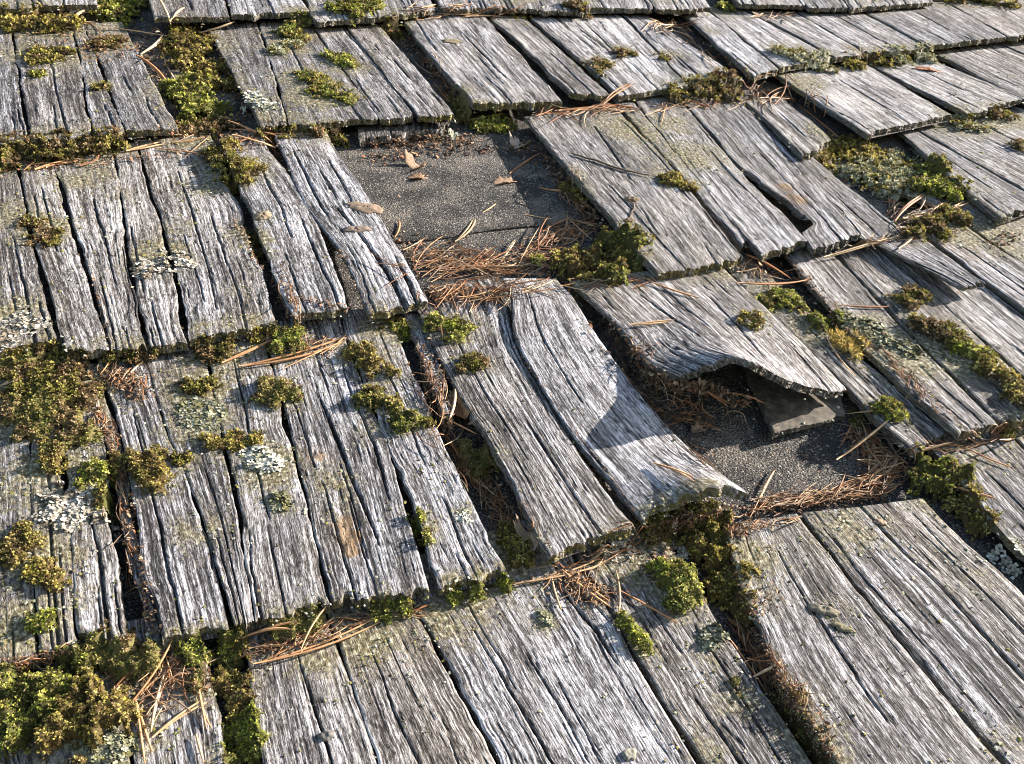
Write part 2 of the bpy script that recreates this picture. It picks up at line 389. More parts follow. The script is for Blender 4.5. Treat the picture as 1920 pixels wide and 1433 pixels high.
 ([(1335, 1060, 32), (1378, 1078, 32), (1402, 1112, 24), (1350, 1110, 28), (1310, 1040, 22)], 'gold', .026, 'olive moss and crust draped over the corner of the wide lower right shingle'),
 ([(1175, 1172, 13), (1192, 1195, 12), (1208, 1212, 14)], 'bright', .012, 'small two-tone moss tuft in the crack of the bottom course, centre'),
 ([(1375, 1282, 11), (1388, 1305, 8)], 'dark', .006, 'small dark moss spot on a bottom course shingle'),
 ([(1480, 1318, 22), (1500, 1358, 26), (1530, 1395, 26), (1548, 1425, 22)], 'olive', .022, 'olive moss filling the lower right gap'),
 ([(30, 1320, 48), (95, 1305, 42), (30, 1370, 26)], 'green', .030, 'large green moss hummock in the bottom left corner'),
 ([(150, 1345, 46), (205, 1355, 36), (110, 1370, 34)], 'gold', .028, 'large yellow-green moss hummock right of the corner hummock, bottom left'),
 ([(185, 1228, 24), (240, 1235, 28), (285, 1240, 22), (270, 1258, 14)], 'dark', .020, 'dark moss under the lower left butts'),
 ([(370, 1222, 24), (425, 1214, 24), (345, 1215, 14)], 'green', .018, 'green moss under the butts left of the bottom centre shingle'),
 ([(530, 1182, 18), (580, 1166, 18)], 'dark', .014, 'dark moss strip under the butts above the bottom centre shingle'),
 ([(438, 1295, 22), (445, 1335, 24)], 'gold', .022, 'golden moss in the gap left of the bottom centre shingle, upper part'),
 ([(462, 1375, 26), (470, 1408, 22), (420, 1422, 22)], 'bright', .022, 'bright green moss in the gap left of the bottom centre shingle, lower part'),
 ([(62, 1172, 12), (92, 1164, 14)], 'bright', .010, 'tiny bright moss tuft near the butt at the lower left'),
 ([(38, 1018, 24), (22, 1050, 24), (62, 1078, 24), (100, 1094, 20)], 'gold', .010, 'patchy golden moss on the lower left shingles'),
 ([(370, 1290, 16)], 'dark', .012, 'small dark moss tuft among the needles at the lower left'),
 ([(1215, 992, 18), (1245, 984, 22), (1280, 974, 22), (1315, 966, 22), (1262, 994, 10)], 'olive', .018, 'dark moss in the shade beneath the curled shingle end'),
]
LICHENS = [
 ([(478, 862, 24), (500, 872, 22), (488, 845, 16)], 'pale', .007, 'white lichen rosette on a centre left shingle'),
 ([(525, 940, 17)], 'greygreen', .007, 'small grey-green lichen rosette below the white one'),
 ([(870, 968, 13)], 'pale', .005, 'pale round lichen near the butt left of the needle channel'),
 ([(100, 955, 22), (150, 945, 34), (190, 965, 22), (130, 975, 20)], 'cream', .007, 'cream lichen cluster on the lower left shingle'),
 ([(275, 500, 22), (310, 492, 26), (345, 495, 18)], 'cream', .007, 'cream leafy lichen across a shingle gap, third course left'),
 ([(470, 185, 18), (500, 200, 16)], 'pale', .003, 'flat white lichen film beside the upper left gap'),
 ([(1605, 616, 24), (1590, 602, 20), (1628, 612, 20)], 'greygreen', .009, 'grey-green leafy lichen right of the green moss cluster'),
 ([(1655, 640, 22), (1692, 650, 22)], 'greygreen', .009, 'grey-green leafy lichen left of the long moss ridge'),
 ([(1020, 1160, 12)], 'greygreen', .006, 'tiny lichen speck on the bottom centre shingle'),
 ([(1340, 1178, 14), (1330, 1200, 14), (1355, 1195, 10)], 'greygreen', .014, 'branching pale lichen hanging into the lower centre gap'),
 ([(165, 1395, 34), (205, 1400, 30), (185, 1425, 26)], 'greygreen', .014, 'grey-green lichen mat at the bottom edge, left'),
 ([(1700, 300, 16), (1725, 310, 14)], 'greygreen', .008, 'pale lichen flakes on the upper rim of the big moss bank'),
 ([(1272, 1030, 18), (1258, 1020, 12)], 'cream', .008, 'small whitish lichen left of the fresh green tuft'),
 ([(1150, 1040, 16), (1175, 1030, 14)], 'cream', .004, 'tan flaky lichen at the top of a bottom course shingle'),
 ([(380, 790, 24), (400, 770, 20), (360, 770, 20)], 'greygreen', .004, 'grey crust lichen on the shingle left of the white rosette'),
 ([(30, 600, 20), (60, 610, 18), (10, 640, 16)], 'cream', .003, 'pale yellow flat lichen on the leftmost third course shingle'),
 ([(1890, 1020, 12), (1908, 1040, 10)], 'pale', .004, 'white lichen edge at the gap by the right photo edge'),
 ([(850, 258 - 20, 10)], 'pale', .006, 'pale lichen fleck at the top rim of the upper bare patch'),
]

# stains that have a place of their own on the boards: (x, y, radius, strength)
def spots(lst):
    a = np.array(lst, float); p = P(a[:, 0], a[:, 1], 0.02); sc = np.linalg.norm(p - CAM, axis=1) / F_PX
    return p[:, 0], p[:, 1], a[:, 2] * sc * 1.15, a[:, 3]
CRUST = spots([(60, 100, 60, .9), (130, 110, 60, .8), (180, 90, 50, .7), (60, 150, 40, .5), (190, 170, 40, .5), (560, 150, 60, .9), (600, 190, 70, 1), (650, 130, 50, .8),
    (500, 200, 40, .8), (540, 90, 50, .9), (690, 100, 40, .4), (40, 400, 60, .8), (80, 430, 60, 1), (150, 330, 60, .6), (230, 370, 50, .5), (300, 480, 60, 1), (330, 430, 40, .7),
    (390, 350, 50, .8), (30, 590, 60, .9), (80, 600, 40, .6), (180, 520, 40, .4), (450, 560, 50, .5), (60, 760, 120, 1), (110, 900, 110, 1), (60, 1050, 110, .9), (40, 1190, 80, 1), (150, 1130, 50, .6),
    (370, 720, 70, .9), (370, 790, 70, 1), (440, 840, 60, .9), (500, 880, 70, 1), (520, 940, 50, .8), (540, 760, 50, .6), (620, 900, 60, .7), (640, 960, 60, .5), (700, 800, 50, .6), (740, 740, 40, .5),
    (380, 1000, 60, .7), (690, 670, 60, .7), (830, 620, 50, .6), (850, 700, 40, .5), (680, 1200, 100, .7), (600, 1230, 60, .6), (850, 1150, 80, .6), (770, 1180, 60, .4), (1000, 1120, 60, .4), (1200, 1060, 60, .7),
    (1130, 1120, 50, .4), (1330, 1230, 50, .6), (1380, 1300, 50, .8), (1320, 1400, 50, .7), (1420, 1050, 60, .7), (1590, 1000, 70, .8), (1560, 1150, 40, .6), (1820, 1080, 70, .5), (1700, 1380, 60, .2),
    (1870, 1400, 60, .5), (1190, 250, 70, .9), (1250, 240, 60, .8), (1290, 300, 70, 1), (1230, 330, 60, .6), (1370, 280, 50, .4), (1500, 160, 60, .8), (1560, 170, 40, .5), (1330, 60, 30, .6), (1180, 100, 30, .6),
    (1340, 520, 60, .5), (1450, 550, 60, .7), (1520, 620, 60, .8), (1640, 640, 80, 1), (1700, 690, 70, 1), (1780, 680, 80, 1), (1700, 600, 50, .5), (1850, 450, 90, .9), (1800, 440, 60, .8), (1900, 480, 60, .8),
    (1800, 230, 60, .8), (1870, 230, 60, .7), (1820, 850, 50, .5), (1800, 950, 60, .8), (1900, 860, 60, .3), (700, 560, 20, .5), (950, 20, 60, .5), (1250, 8, 60, .5), (1600, 8, 60, .5), (250, 1380, 80, .7), (340, 1330, 60, .5)]
    + [(x, y, rr * 1.9 + 8, .75) for g in MOSS + LICHENS for x, y, rr in g[0] if rr > 11])
BROWNS = spots([(645, 990, 26, 1.1), (655, 1015, 26, 1.1), (660, 1045, 20, 1), (592, 858, 30, .8), (1492, 388, 26, .95), (1470, 365, 20, .9), (1860, 470, 60, .5), (1800, 480, 50, .5), (1770, 40, 60, .45), (1850, 50, 60, .4), (1880, 120, 60, .4),
    (1500, 350, 40, .4), (1010, 560, 30, .3), (990, 620, 40, .2), (1165, 1010, 20, .3), (690, 60, 40, .3), (800, 1180, 70, .35), (640, 1220, 60, .35), (260, 350, 40, .3), (1640, 770, 20, .4), (1740, 720, 40, .3), (1700, 1120, 60, .25)])
def field(S, u, v):
    r = np.zeros(np.shape(u))
    for a, b_, c, d in zip(*S):
        r = np.maximum(r, d * np.exp(-(((u - a) ** 2 + (v - b_) ** 2) / (c * c))))
    return r

ROOF = bpy.data.objects.new('shingle_roof', None); COL.objects.link(ROOF)
ROOF.matrix_world = ROOF_W
ROOF['label'] = 'weathered grey wooden shingle roof with split, curled and missing shingles'
ROOF['kind'] = 'structure'

# ------------------------------------------------------------------ shingles
def resample(pts, t):
    """pts (k,3) at even parameters -> positions at t (may run outside 0..1: straight on)"""
    pts = np.asarray(pts, float); k = len(pts)
    if k == 2:
        return pts[0] + (pts[1] - pts[0]) * t[:, None]
    d = np.concatenate([[0], np.cumsum(np.linalg.norm(np.diff(pts, axis=0), axis=1))]); d /= d[-1]
    # hermite through the points
    m = np.gradient(pts, d, axis=0)
    tt = np.clip(t, 0, 1); i = np.clip(np.searchsorted(d, tt, 'right') - 1, 0, k - 2)
    w = d[i + 1] - d[i]; s = ((tt - d[i]) / w)[:, None]; w = w[:, None]
    r = (2 * s**3 - 3 * s**2 + 1) * pts[i] + (s**3 - 2 * s**2 + s) * w * m[i] + (-2 * s**3 + 3 * s**2) * pts[i + 1] + (s**3 - s**2) * w * m[i + 1]
    ov = np.minimum(t, 0)[:, None]
    return r + ov * (pts[-1] - pts[0])

NB = 0
def shingle(L, R, hb=0.034, ht=0.014, th=0.017, ext=0.10, cracks=(), lift=None, lift0=0.6, lpow=2.0, butt=None, res=1.0,
            ragged=1.0, mossy=0.5, tilt=0.0, warp=1.0, full=False, label=None, world=False, cup=0.0, rough=1.0, name='shingle', notch=None, bright=0.0, mat=None):
    """L, R: left and right edges in picture points, from the covered end down to the butt; hb, ht heights of the top face"""
    global NB
    NB += 1; seed = NB * 101
    rg = np.random.default_rng(seed)
    hL = hb - tilt; hR = hb + tilt
    def edge2(E, hend, h_b):
        E = np.asarray(E, float)
        a = np.concatenate([[0], np.cumsum(np.hypot(*np.diff(E, axis=0).T))]); a /= a[-1]
        h = ht + (hend - ht) * a
        if lift is not None:
            h = h + (h_b - hend) * np.clip((a - lift0) / (1 - lift0), 0, 1) ** lpow
        if world:
            return np.concatenate([E, h[:, None]], axis=1)
        return P(E[:, 0], E[:, 1], h)
    lv = lift if lift is not None else (hL, hR)
    A = edge2(L, hL, lv[0]); B = edge2(R, hR, lv[-1])
    length = 0.5 * (np.linalg.norm(A[-1] - A[0]) + np.linalg.norm(B[-1] - B[0]))
    wid = 0.5 * (np.linalg.norm(A[-1] - B[-1]) + np.linalg.norm(A[0] - B[0]))
    depth = np.linalg.norm((A[-1] + B[0]) / 2 - CAM)
    cx = depth * 0.00107 * 0.95 * res; cy = depth * 0.00107 * 3.2 * res
    te = -ext / length
    nx = int(np.clip(wid / cx, 6, 420)); ny = int(np.clip((length + ext) / cy, 8, 330))
    s = np.linspace(0, 1, nx + 1); t = np.linspace(te, 1, ny + 1)
    PA = resample(A, t); PB = resample(B, t)
    S, T = np.meshgrid(s, t)                       # rows = along
    X = S * wid; Y = (T - te) * length
    ox = rg.random() * 50; oy = rg.random() * 50
    pos = PA[:, None, :] * (1 - S[..., None]) + PB[:, None, :] * S[..., None]
    # lift / curl of the butt between the corners
    if lift is not None:
        ls = np.linspace(0, 1, len(lift)); hl = resample(np.stack([ls, ls * 0, np.array(lift)], 1), s)[:, 2] if len(lift) > 2 else np.interp(s, ls, lift)
        base = lift[0] * (1 - s) + lift[-1] * s
        w = np.clip((T - lift0) / (1 - lift0), 0, 1) ** lpow
        pos[..., 2] += (hl - base)[None, :] * w
    if butt is not None:                           # butt outline, picture points for even s
        bt = np.asarray(butt, float); bs = np.concatenate([[0], np.cumsum(np.hypot(*np.diff(bt, axis=0).T))]); bs /= bs[-1]
        hlb = pos[-1, :, 2]
        bx = resample(np.stack([bs, bt[:, 0], bt[:, 1]], 1), s)
        tgt = P(bx[:, 1], bx[:, 2], hlb)
        dl = tgt[:, :2] - pos[-1, :, :2]
        w = np.clip((T - lift0) / (1 - lift0), 0, 1)[..., None] ** 2
        pos[..., :2] += dl[None] * w
    # ragged butt and wandering edges
    rag = (vn(s * wid / 0.004 + ox, oy, seed) - 0.5) * 0.005 + (vn(s * wid / 0.013 + ox, oy, seed + 1) - 0.5) * 0.014 + (vn(s * wid / 0.05 + ox, oy, seed + 9) - 0.5) * 0.012
    dirv = pos[-1] - pos[-3]; dirv /= np.linalg.norm(dirv, axis=1)[:, None]
    w = np.clip((T - 0.85) / 0.15, 0, 1)[..., None] ** 1.5
    pos += w * dirv[None] * (rag * ragged)[None, :, None]
    acr = pos[:, -1] - pos[:, 0]; acr /= np.linalg.norm(acr, axis=1)[:, None]
    yl = Y[:, 0]
    el_ = (vn(yl / 0.02, ox, seed + 2) - .5) * 0.0035 + (vn(yl / 0.09, ox, seed + 3) - .5) * 0.009
    er_ = (vn(yl / 0.02, oy, seed + 4) - .5) * 0.0035 + (vn(yl / 0.09, oy, seed + 5) - .5) * 0.009
    if notch is not None:
        side, pts = notch
        nn = np.interp(t, [p[0] for p in pts], [p[1] for p in pts])
        nn = nn + (nn > 0.002) * (vn(yl / 0.006, 3.3, seed + 8) - .5) * 0.006
        if side == 'L': el_ = el_ + nn
        else: er_ = er_ - nn
    pos += acr[:, None, :] * (el_[:, None] * (1 - S) ** 3 + er_[:, None] * S ** 3)[..., None] * warp
    gs = rg.uniform(.75, 1.35); wv = rg.uniform(.0015, .0060); gd = rg.uniform(.15, .5); pin = rg.uniform(.35, 1.0); rough = rough * rg.uniform(.5, .9)
    # ---- relief of the grain
    wx = X + (fbm(X / 0.07 + ox, Y / 0.30 + oy, seed + 6) - 0.5) * wv + (vn(X / 0.012 + ox, Y / 0.06 + oy, seed + 7) - .5) * 0.0009
    wx = wx / gs
    g1 = vn(wx / 0.0085 + ox, Y / 0.33 + oy, seed + 10)
    g2 = vn(wx / 0.0040 + ox, Y / 0.13 + oy, seed + 11)
    g3 = vn(wx / 0.0022 + ox, Y / 0.05 + oy, seed + 12)
    r2 = 1 - np.abs(2 * vn(wx / 0.0075 + ox, Y / 0.20 + oy, seed + 13) - 1)
    groove = sst(0.925, 0.992, r2) * sst(gd, gd + .25, vn(X / 0.02 + ox, Y / 0.3 + oy, seed + 18))                       # long narrow weather grooves
    r3 = 1 - np.abs(2 * vn(wx / 0.0045 + ox, Y / 0.07 + oy, seed + 14) - 1)
    gate = sst(0.45, 0.7, vn(X / 0.03 + ox, Y / 0.11 + oy, seed + 15))
    groove2 = sst(0.90, 0.99, r3) * gate
    r4 = 1 - np.abs(2 * vn(wx / 0.0030 + ox, Y / 0.045 + oy, seed + 17) - 1)
    groove3 = sst(0.86, 0.99, r4) * sst(.35, .6, vn(X / 0.025 + ox, Y / 0.07 + oy, seed + 19))
    relief = 0.0003 * (g1 - .5) + 0.0004 * (g2 - .5) + 0.0004 * (g3 - .5) - 0.0017 * groove - 0.0011 * groove2 - 0.0008 * groove3
    r5 = 1 - np.abs(2 * vn((X + (wx * gs - X) * .7) / (0.0048 * gs) + ox, Y / 0.42 + oy, seed + 24) - 1)
    groove5 = sst(0.76, 0.97, r5) * pin
    relief = relief - 0.0009 * groove5
    relief *= rough
    broadw = (fbm(X / 0.05 + ox, Y / 0.25 + oy, seed + 16, 2) - .5) * 0.0018 + cup * (4 * (S - .5) ** 2)
    tone = 0.60 - 0.50 * groove5 + 0.42 * (g2 - .5) + 0.30 * (g1 - .5) + 0.30 * (g3 - .5) - 0.60 * groove - 0.5 * groove2 - 0.42 * groove3 + bright + 0.26 * (rg.random() - .5)  # grain streaks, plus groove shade put into the colour instead of deeper relief
    # ---- cracks
    cl = list(cracks)
    for k in range(0 if mat else int(rg.integers(1, 4) * max(1, wid / 0.12))):
        c0 = rg.random(); ln = rg.uniform(.1, .4)
        if rg.random() < .55: cl.append((c0, c0 + rg.normal() * .02, 1.02 - ln, 1.06, rg.uniform(.4, 1.1)))
        else:
            a0 = rg.uniform(0, .8); cl.append((c0, c0 + rg.normal() * .02, a0, a0 + ln, rg.uniform(.3, .8)))
    for (s0, s1, t0, t1, wm) in cl:
        f = (T - t0) / (t1 - t0)
        xc = (s0 + (s1 - s0) * f) * wid + (vn(Y / 0.09 + s0 * 91, 1.7, seed + 20) - .5) * 0.005 + (vn(Y / 0.016 + s0 * 37, 2.7, seed + 21) - .5) * 0.0013
        if t1 > 1: ww = np.clip(f, 0, 1) ** 0.6
        else: ww = np.clip(np.sin(np.clip(f, 0, 1) * np.pi), 0, 1) ** 0.6
        ww = ww * wm * 0.0010 + 1e-6
        prof = np.clip(1 - np.abs(X - xc) / (ww + cx * 0.45), 0, 1) ** 0.7 * (f > 0) * (f < 1)
        dep = min(0.9 * th, 0.004 + wm * 0.003)
        relief = np.minimum(relief, relief * (1 - prof) - dep * prof)
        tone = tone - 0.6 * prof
    # worn, rounded arrises
    de = np.minimum(X, wid - X); relief -= 0.0012 * np.clip(1 - de / 0.003, 0, 1)
    relief -= 0.0016 * np.clip(1 - (1 - T) * length / 0.004, 0, 1)
    pos[..., 2] += broadw
    # surface normal for displacement
    du_ = np.gradient(pos, axis=1); dv_ = np.gradient(pos, axis=0)
    nrm = np.cross(dv_, du_); nrm /= np.linalg.norm(nrm, axis=2)[..., None] + 1e-12
    nrm[nrm[..., 2] < 0] *= -1
    top = pos + nrm * relief[..., None]
    # masks
    u_, v_ = pos[..., 0], pos[..., 1]
    crust = field(CRUST, u_, v_) + 0.22 * sst(.25, 0, T) + 0.10 * fbm(u_ / .12, v_ / .12, 5)
    crust = crust * (0.55 + 0.9 * fbm(u_ / 0.03, v_ / 0.03, 77))
    brown = field(BROWNS, u_, v_) + 0.15 * sst(.3, 0, T)
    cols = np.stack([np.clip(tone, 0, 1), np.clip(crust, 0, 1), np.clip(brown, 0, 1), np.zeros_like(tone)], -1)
    uv = np.stack([X + ox, Y + oy], -1)
    thick = th * (0.55 + 0.45 * np.clip((T - te) / (1 - te), 0, 1)) * (1 + 0.25 * (vn(X / .03 + ox, oy, seed + 30) - .5))
    bot = pos - nrm * thick[..., None]
    n1 = nx + 1
    idx = np.arange((ny + 1) * n1).reshape(ny + 1, n1)
    q = np.stack([idx[:-1, :-1], idx[1:, :-1], idx[1:, 1:], idx[:-1, 1:]], -1).reshape(-1, 4)
    V = [top.reshape(-1, 3)]; Cc = [cols.reshape(-1, 4)]; U = [uv.reshape(-1, 2)]; F = [q]; SM = [np.ones(len(q), bool)]
    off = (ny + 1) * n1
    # side walls: own vertices so that they keep their own texture
    def wall(topline, botline, colline, uvline, along, flip, mossf=0.0, lay=5, inward=None):
        nonlocal off
        k = len(topline); rows = []
        for r in range(lay + 1):
            f = r / lay
            pp = topline * (1 - f) + botline * f
            if 0 < r < lay + 1:
                dis = (vn(along / 0.0035, r * 1.3 + ox, seed + 31 + r) - .5) * 0.003 + (vn(along / 0.012, r * .4 + oy, seed + 51) - .5) * 0.003
                dis = dis * (1 if r else 0) - 0.0012 * math.sin(f * math.pi)
                pp = pp + inward * dis[:, None]
            rows.append(pp)
        vv = np.concatenate(rows); V.append(vv)
        cc = np.tile(colline, (lay + 1, 1))
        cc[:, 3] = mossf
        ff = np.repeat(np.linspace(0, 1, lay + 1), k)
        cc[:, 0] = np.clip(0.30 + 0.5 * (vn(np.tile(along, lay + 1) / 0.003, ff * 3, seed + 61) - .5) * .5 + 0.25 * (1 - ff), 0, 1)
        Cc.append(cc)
        uu = np.tile(uvline, (lay + 1, 1))
        if flip in ('L', 'R'): uu[:, 0] += ff * th * 1.3 + 3
        else: uu = np.stack([uu[:, 0] + 7, ff * th * 1.2 + oy], 1)
        U.append(uu)
        a = np.arange(k * (lay + 1)).reshape(lay + 1, k) + off
        fq = np.stack([a[:-1, :-1], a[:-1, 1:], a[1:, 1:], a[1:, :-1]], -1).reshape(-1, 4)
        if flip in ('R',): fq = fq[:, ::-1]
        if flip == 'L': pass
        F.append(fq); SM.append(np.zeros(len(fq), bool)); off += k * (lay + 1)
        return a
    yy = Y[:, 0]; xx = X[0]
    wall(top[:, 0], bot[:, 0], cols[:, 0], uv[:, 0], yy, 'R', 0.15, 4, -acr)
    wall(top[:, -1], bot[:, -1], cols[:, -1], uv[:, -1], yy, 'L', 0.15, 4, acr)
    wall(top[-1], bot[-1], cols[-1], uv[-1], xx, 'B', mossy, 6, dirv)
    # underside
    ks = np.arange(0, nx + 1, 1 if full else max(1, nx)); ks = np.unique(np.append(ks, nx))
    if full:
        ks = np.unique(np.append(np.arange(0, nx + 1, 3), nx))
    kt = np.unique(np.append(np.arange(0, ny + 1, 4), ny))
    bb = bot[np.ix_(kt, ks)]
    if not full: bb = bb + np.array([0, 0, 0.0005])
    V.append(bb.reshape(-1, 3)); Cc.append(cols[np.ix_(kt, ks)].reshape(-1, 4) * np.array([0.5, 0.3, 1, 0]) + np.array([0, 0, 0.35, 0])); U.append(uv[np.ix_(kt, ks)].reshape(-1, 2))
    a = np.arange(bb.shape[0] * bb.shape[1]).reshape(bb.shape[:2]) + off
    fq = np.stack([a[:-1, :-1], a[:-1, 1:], a[1:, 1:], a[1:, :-1]], -1).reshape(-1, 4)
    F.append(fq); SM.append(np.ones(len(fq), bool))
    V = np.concatenate(V); c = pos[ny // 2, nx // 2].copy()
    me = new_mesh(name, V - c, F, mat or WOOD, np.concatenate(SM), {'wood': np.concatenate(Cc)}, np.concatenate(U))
    o = link(name, me, tuple(c), ROOF, label)
    splat(top[..., 0].ravel(), top[..., 1].ravel(), top[..., 2].ravel())
    return o

Q = shingle
# ---- underlay: two lapped sheets of mineral felt
def felt(u0, v0, u1, v1, h, wav=0.0, label=None):
    nu, nv = 160, 100
    u, v = np.meshgrid(np.linspace(u0, u1, nu), np.linspace(v0, v1, nv))
    vv = v + 0.012 * (fbm(u / .15, v * 0 + 1, 3) - .5) * (v == v0)
    z = h + 0.004 * (fbm(u / .2, v / .2, 9) - .5) + wav * 0
    V = np.stack([u, vv, z], -1).reshape(-1, 3)
    i = np.arange(nu * nv).reshape(nv, nu)
    q = np.stack([i[:-1, :-1], i[:-1, 1:], i[1:, 1:], i[1:, :-1]], -1).reshape(-1, 4)
    k = len(V); e = i[0]; V2 = V[e] - np.array([0, 0, 0.003]); V = np.concatenate([V, V2]); j = np.arange(nu) + k
    q = np.concatenate([q, np.stack([e[:-1], j[:-1], j[1:], e[1:]], -1)])
    c = V.mean(0)
    return link('roofing_felt', new_mesh('roofing_felt', V - c, [q], FELTM, np.ones(len(q), bool)), tuple(c), ROOF, label)
pe = P(810, 447, FELT)
felt(-2.6, -2.2, 4.2, pe[1] + .15, FELT - 0.003, label='lower strip of dark mineral roofing felt')
felt(-2.6, pe[1], 4.2, 3.2, FELT + 0.0015, label='upper strip of dark mineral roofing felt lapping the lower one')

# ---- bottom course (butts below the picture)
A = dict(hb=0.030, ht=0.010, mossy=.4)
Q([(-60, 1300), (-60, 1700)], [(62, 1300), (115, 1700)], **A)
Q([(70, 1300), (125, 1700)], [(225, 1285), (290, 1700)], **A)
Q([(232, 1285), (298, 1700)], [(395, 1255), (465, 1700)], **A)
Q([(463, 1259), (531, 1700)], [(630, 1200), (800, 1700)], cracks=[(.55, .6, .0, .5, 1.2)], bright=.08, **A)
Q([(632, 1199), (803, 1700)], [(783, 1150), (1088, 1700)], cracks=[(.3, .36, .1, .9, 1.0)], bright=.08, **A)
Q([(787, 1149), (1092, 1700)], [(1085, 1062), (1472, 1700)], cracks=[(.22, .26, .1, .8, 1.2), (.82, .9, .02, .35, 2.2)], bright=.05, **A)
Q([(1078, 1035), (1484, 1700)], [(1240, 1003), (1698, 1700)], cracks=[(.3, .35, .5, .95, 2.0), (.75, .7, .3, .8, 1)], hb=.026, ht=.008)
Q([(1366, 997), (1395, 1110), (1480, 1290), (1765, 1700)], [(1502, 968), (1657, 1161), (2103, 1700)], cracks=[(.5, .5, .1, .6, .8)], hb=.046, ht=.020, mossy=.3, ext=.006)
Q([(1507, 967), (1663, 1160), (2111, 1700)], [(1614, 956), (1818, 1163), (2290, 1700)], hb=.044, ht=.019, ext=.006)
Q([(1620, 955), (1825, 1163), (2298, 1700)], [(1730, 940), (1900, 1100), (2340, 1560)], cracks=[(.5, .5, .1, .6, 1)], hb=.044, ht=.018, ext=.006)
Q([(1767, 862), (1825, 930), (2180, 1300)], [(1900, 826), (2360, 1250)], cracks=[(.35, .4, .1, .6, 1.5)], hb=.04, ht=.014)
Q([(1906, 824), (2370, 1248)], [(2050, 780), (2560, 1190)], hb=.04, ht=.014)
# ---- second course, left
B_ = dict(hb=0.036, ht=0.012, mossy=.45)
Q([(-60, 695), (-45, 1252)], [(48, 690), (66, 1236)], **B_)
Q([(50, 690), (69, 1222)], [(104, 688), (145, 1216)], cracks=[(.5, .5, .4, 1.05, 1.5)], **B_)
Q([(106, 688), (148, 1192)], [(165, 684), (182, 752), (204, 960), (238, 1198)], cracks=[(.55, .6, .5, 1.05, 2)], **B_)
Q([(184, 750), (215, 913), (284, 1210)], [(204, 752), (243, 935), (300, 1203)], hb=.026, ht=.012, label='narrow slipped sliver of a shingle leaning in the gap')
Q([(188, 700), (233, 824), (255, 980), (301, 1204)], [(274, 692), (328, 846), (379, 980), (426, 1170)], cracks=[(.35, .3, .2, 1.05, 1.2)], tilt=-.002, **B_)
Q([(278, 692), (332, 846), (384, 980), (435, 1171)], [(386, 682), (437, 930), (478, 1157)], cracks=[(.5, .55, .5, 1.02, 1.0)], **B_)
Q([(390, 682), (442, 930), (483, 1157)], [(505, 668), (529, 770), (580, 980), (617, 1130)], cracks=[(.4, .42, .0, .7, 1.2)], **B_)
Q([(509, 668), (535, 770), (588, 980), (623, 1120)], [(652, 642), (722, 830), (806, 1104)], cracks=[(.42, .62, .25, .85, 2.6), (.2, .25, .6, 1.05, 1.2), (.82, .85, .1, .7, 1.2)], **B_)
Q([(656, 642), (727, 830), (823, 1098)], [(746, 632), (817, 795), (904, 980), (955, 1071)], cracks=[(.5, .5, .1, .6, .8)], **B_)
# ---- second course, middle: the slanting pair and the curled ones
Q([(766, 600), (800, 690), (836, 782)], [(800, 600), (830, 690), (850, 770)], hb=.030, ht=.010, ext=.02, ragged=1.6, label='small broken-off splinter beside the slanting shingle')
Q([(790, 598), (853, 730), (923, 843), (1025, 1040)], [(952, 572), (962, 632), (1003, 715), (1053, 799), (1187, 984)], hb=.050, ht=.020, cracks=[(.3, .34, .05, .7, 1.0), (.6, .62, .6, 1.05, 1.5)], mossy=.8, bright=.06,
  label='slanting pale grey shingle left of the big curled one')
Q([(957, 548), (968, 632), (1010, 715), (1063, 799), (1130, 884), (1200, 974)], [(1066, 547), (1130, 642), (1210, 752), (1283, 832), (1406, 926)], ht=.032, hb=.046, lift=(.046, .062, .082, .070), lift0=.66,
  butt=[(1200, 974), (1255, 950), (1311, 924), (1366, 911), (1406, 926)], cracks=[(.3, .32, .0, .55, .7)], mossy=.5, full=True, bright=.12, warp=.4, th=.015, ext=.05, rough=.7,
  label='long pale shingle whose lower end curls up, shadow across its middle')
# ---- second course, right
Q([(1378, 520), (1533, 671), (1590, 730), (1712, 846)], [(1440, 515), (1625, 679), (1783, 815)], hb=.028, ht=.016, cracks=[(.5, .5, .3, .7, 1.2)], tilt=.0, mossy=.25)
Q([(1484, 490), (1632, 664), (1801, 813)], [(1575, 488), (1705, 675 - 48), (1870, 792)], hb=.046, ht=.018, mossy=.35, bright=.05)
Q([(1580, 487), (1712, 627), (1876, 790)], [(1660, 476), (1985, 768)], hb=.046, ht=.018)
Q([(1664, 476), (1990, 766)], [(1735, 450), (2080, 715)], hb=.046, ht=.018)
Q([(1652, 462), (1806, 538)], [(1738, 452), (1848, 528)], hb=.058, ht=.036, ext=.05, th=.010, label='short stepped flake of shingle near the right edge')
Q([(1745, 447), (1920, 577), (2130, 730)], [(1812, 424), (2210, 690)], hb=.060, ht=.030, cracks=[(.4, .4, .1, .6, 1)])
Q([(1816, 424), (2216, 688)], [(1930, 395), (2360, 625)], hb=.050, ht=.020)
Q([(1935, 395), (2366, 625)], [(2050, 365), (2520, 570)], hb=.050, ht=.020)
Q([(1380, 655), (1448, 812)], [(1560, 650), (1584, 777)], hb=.008, ht=-.004, th=.010, ext=.04, mossy=0, rough=.0, mat=SLATE, ragged=.5, label='flat dark brown-grey shingle offcut lying on the felt under the wavy shingle')
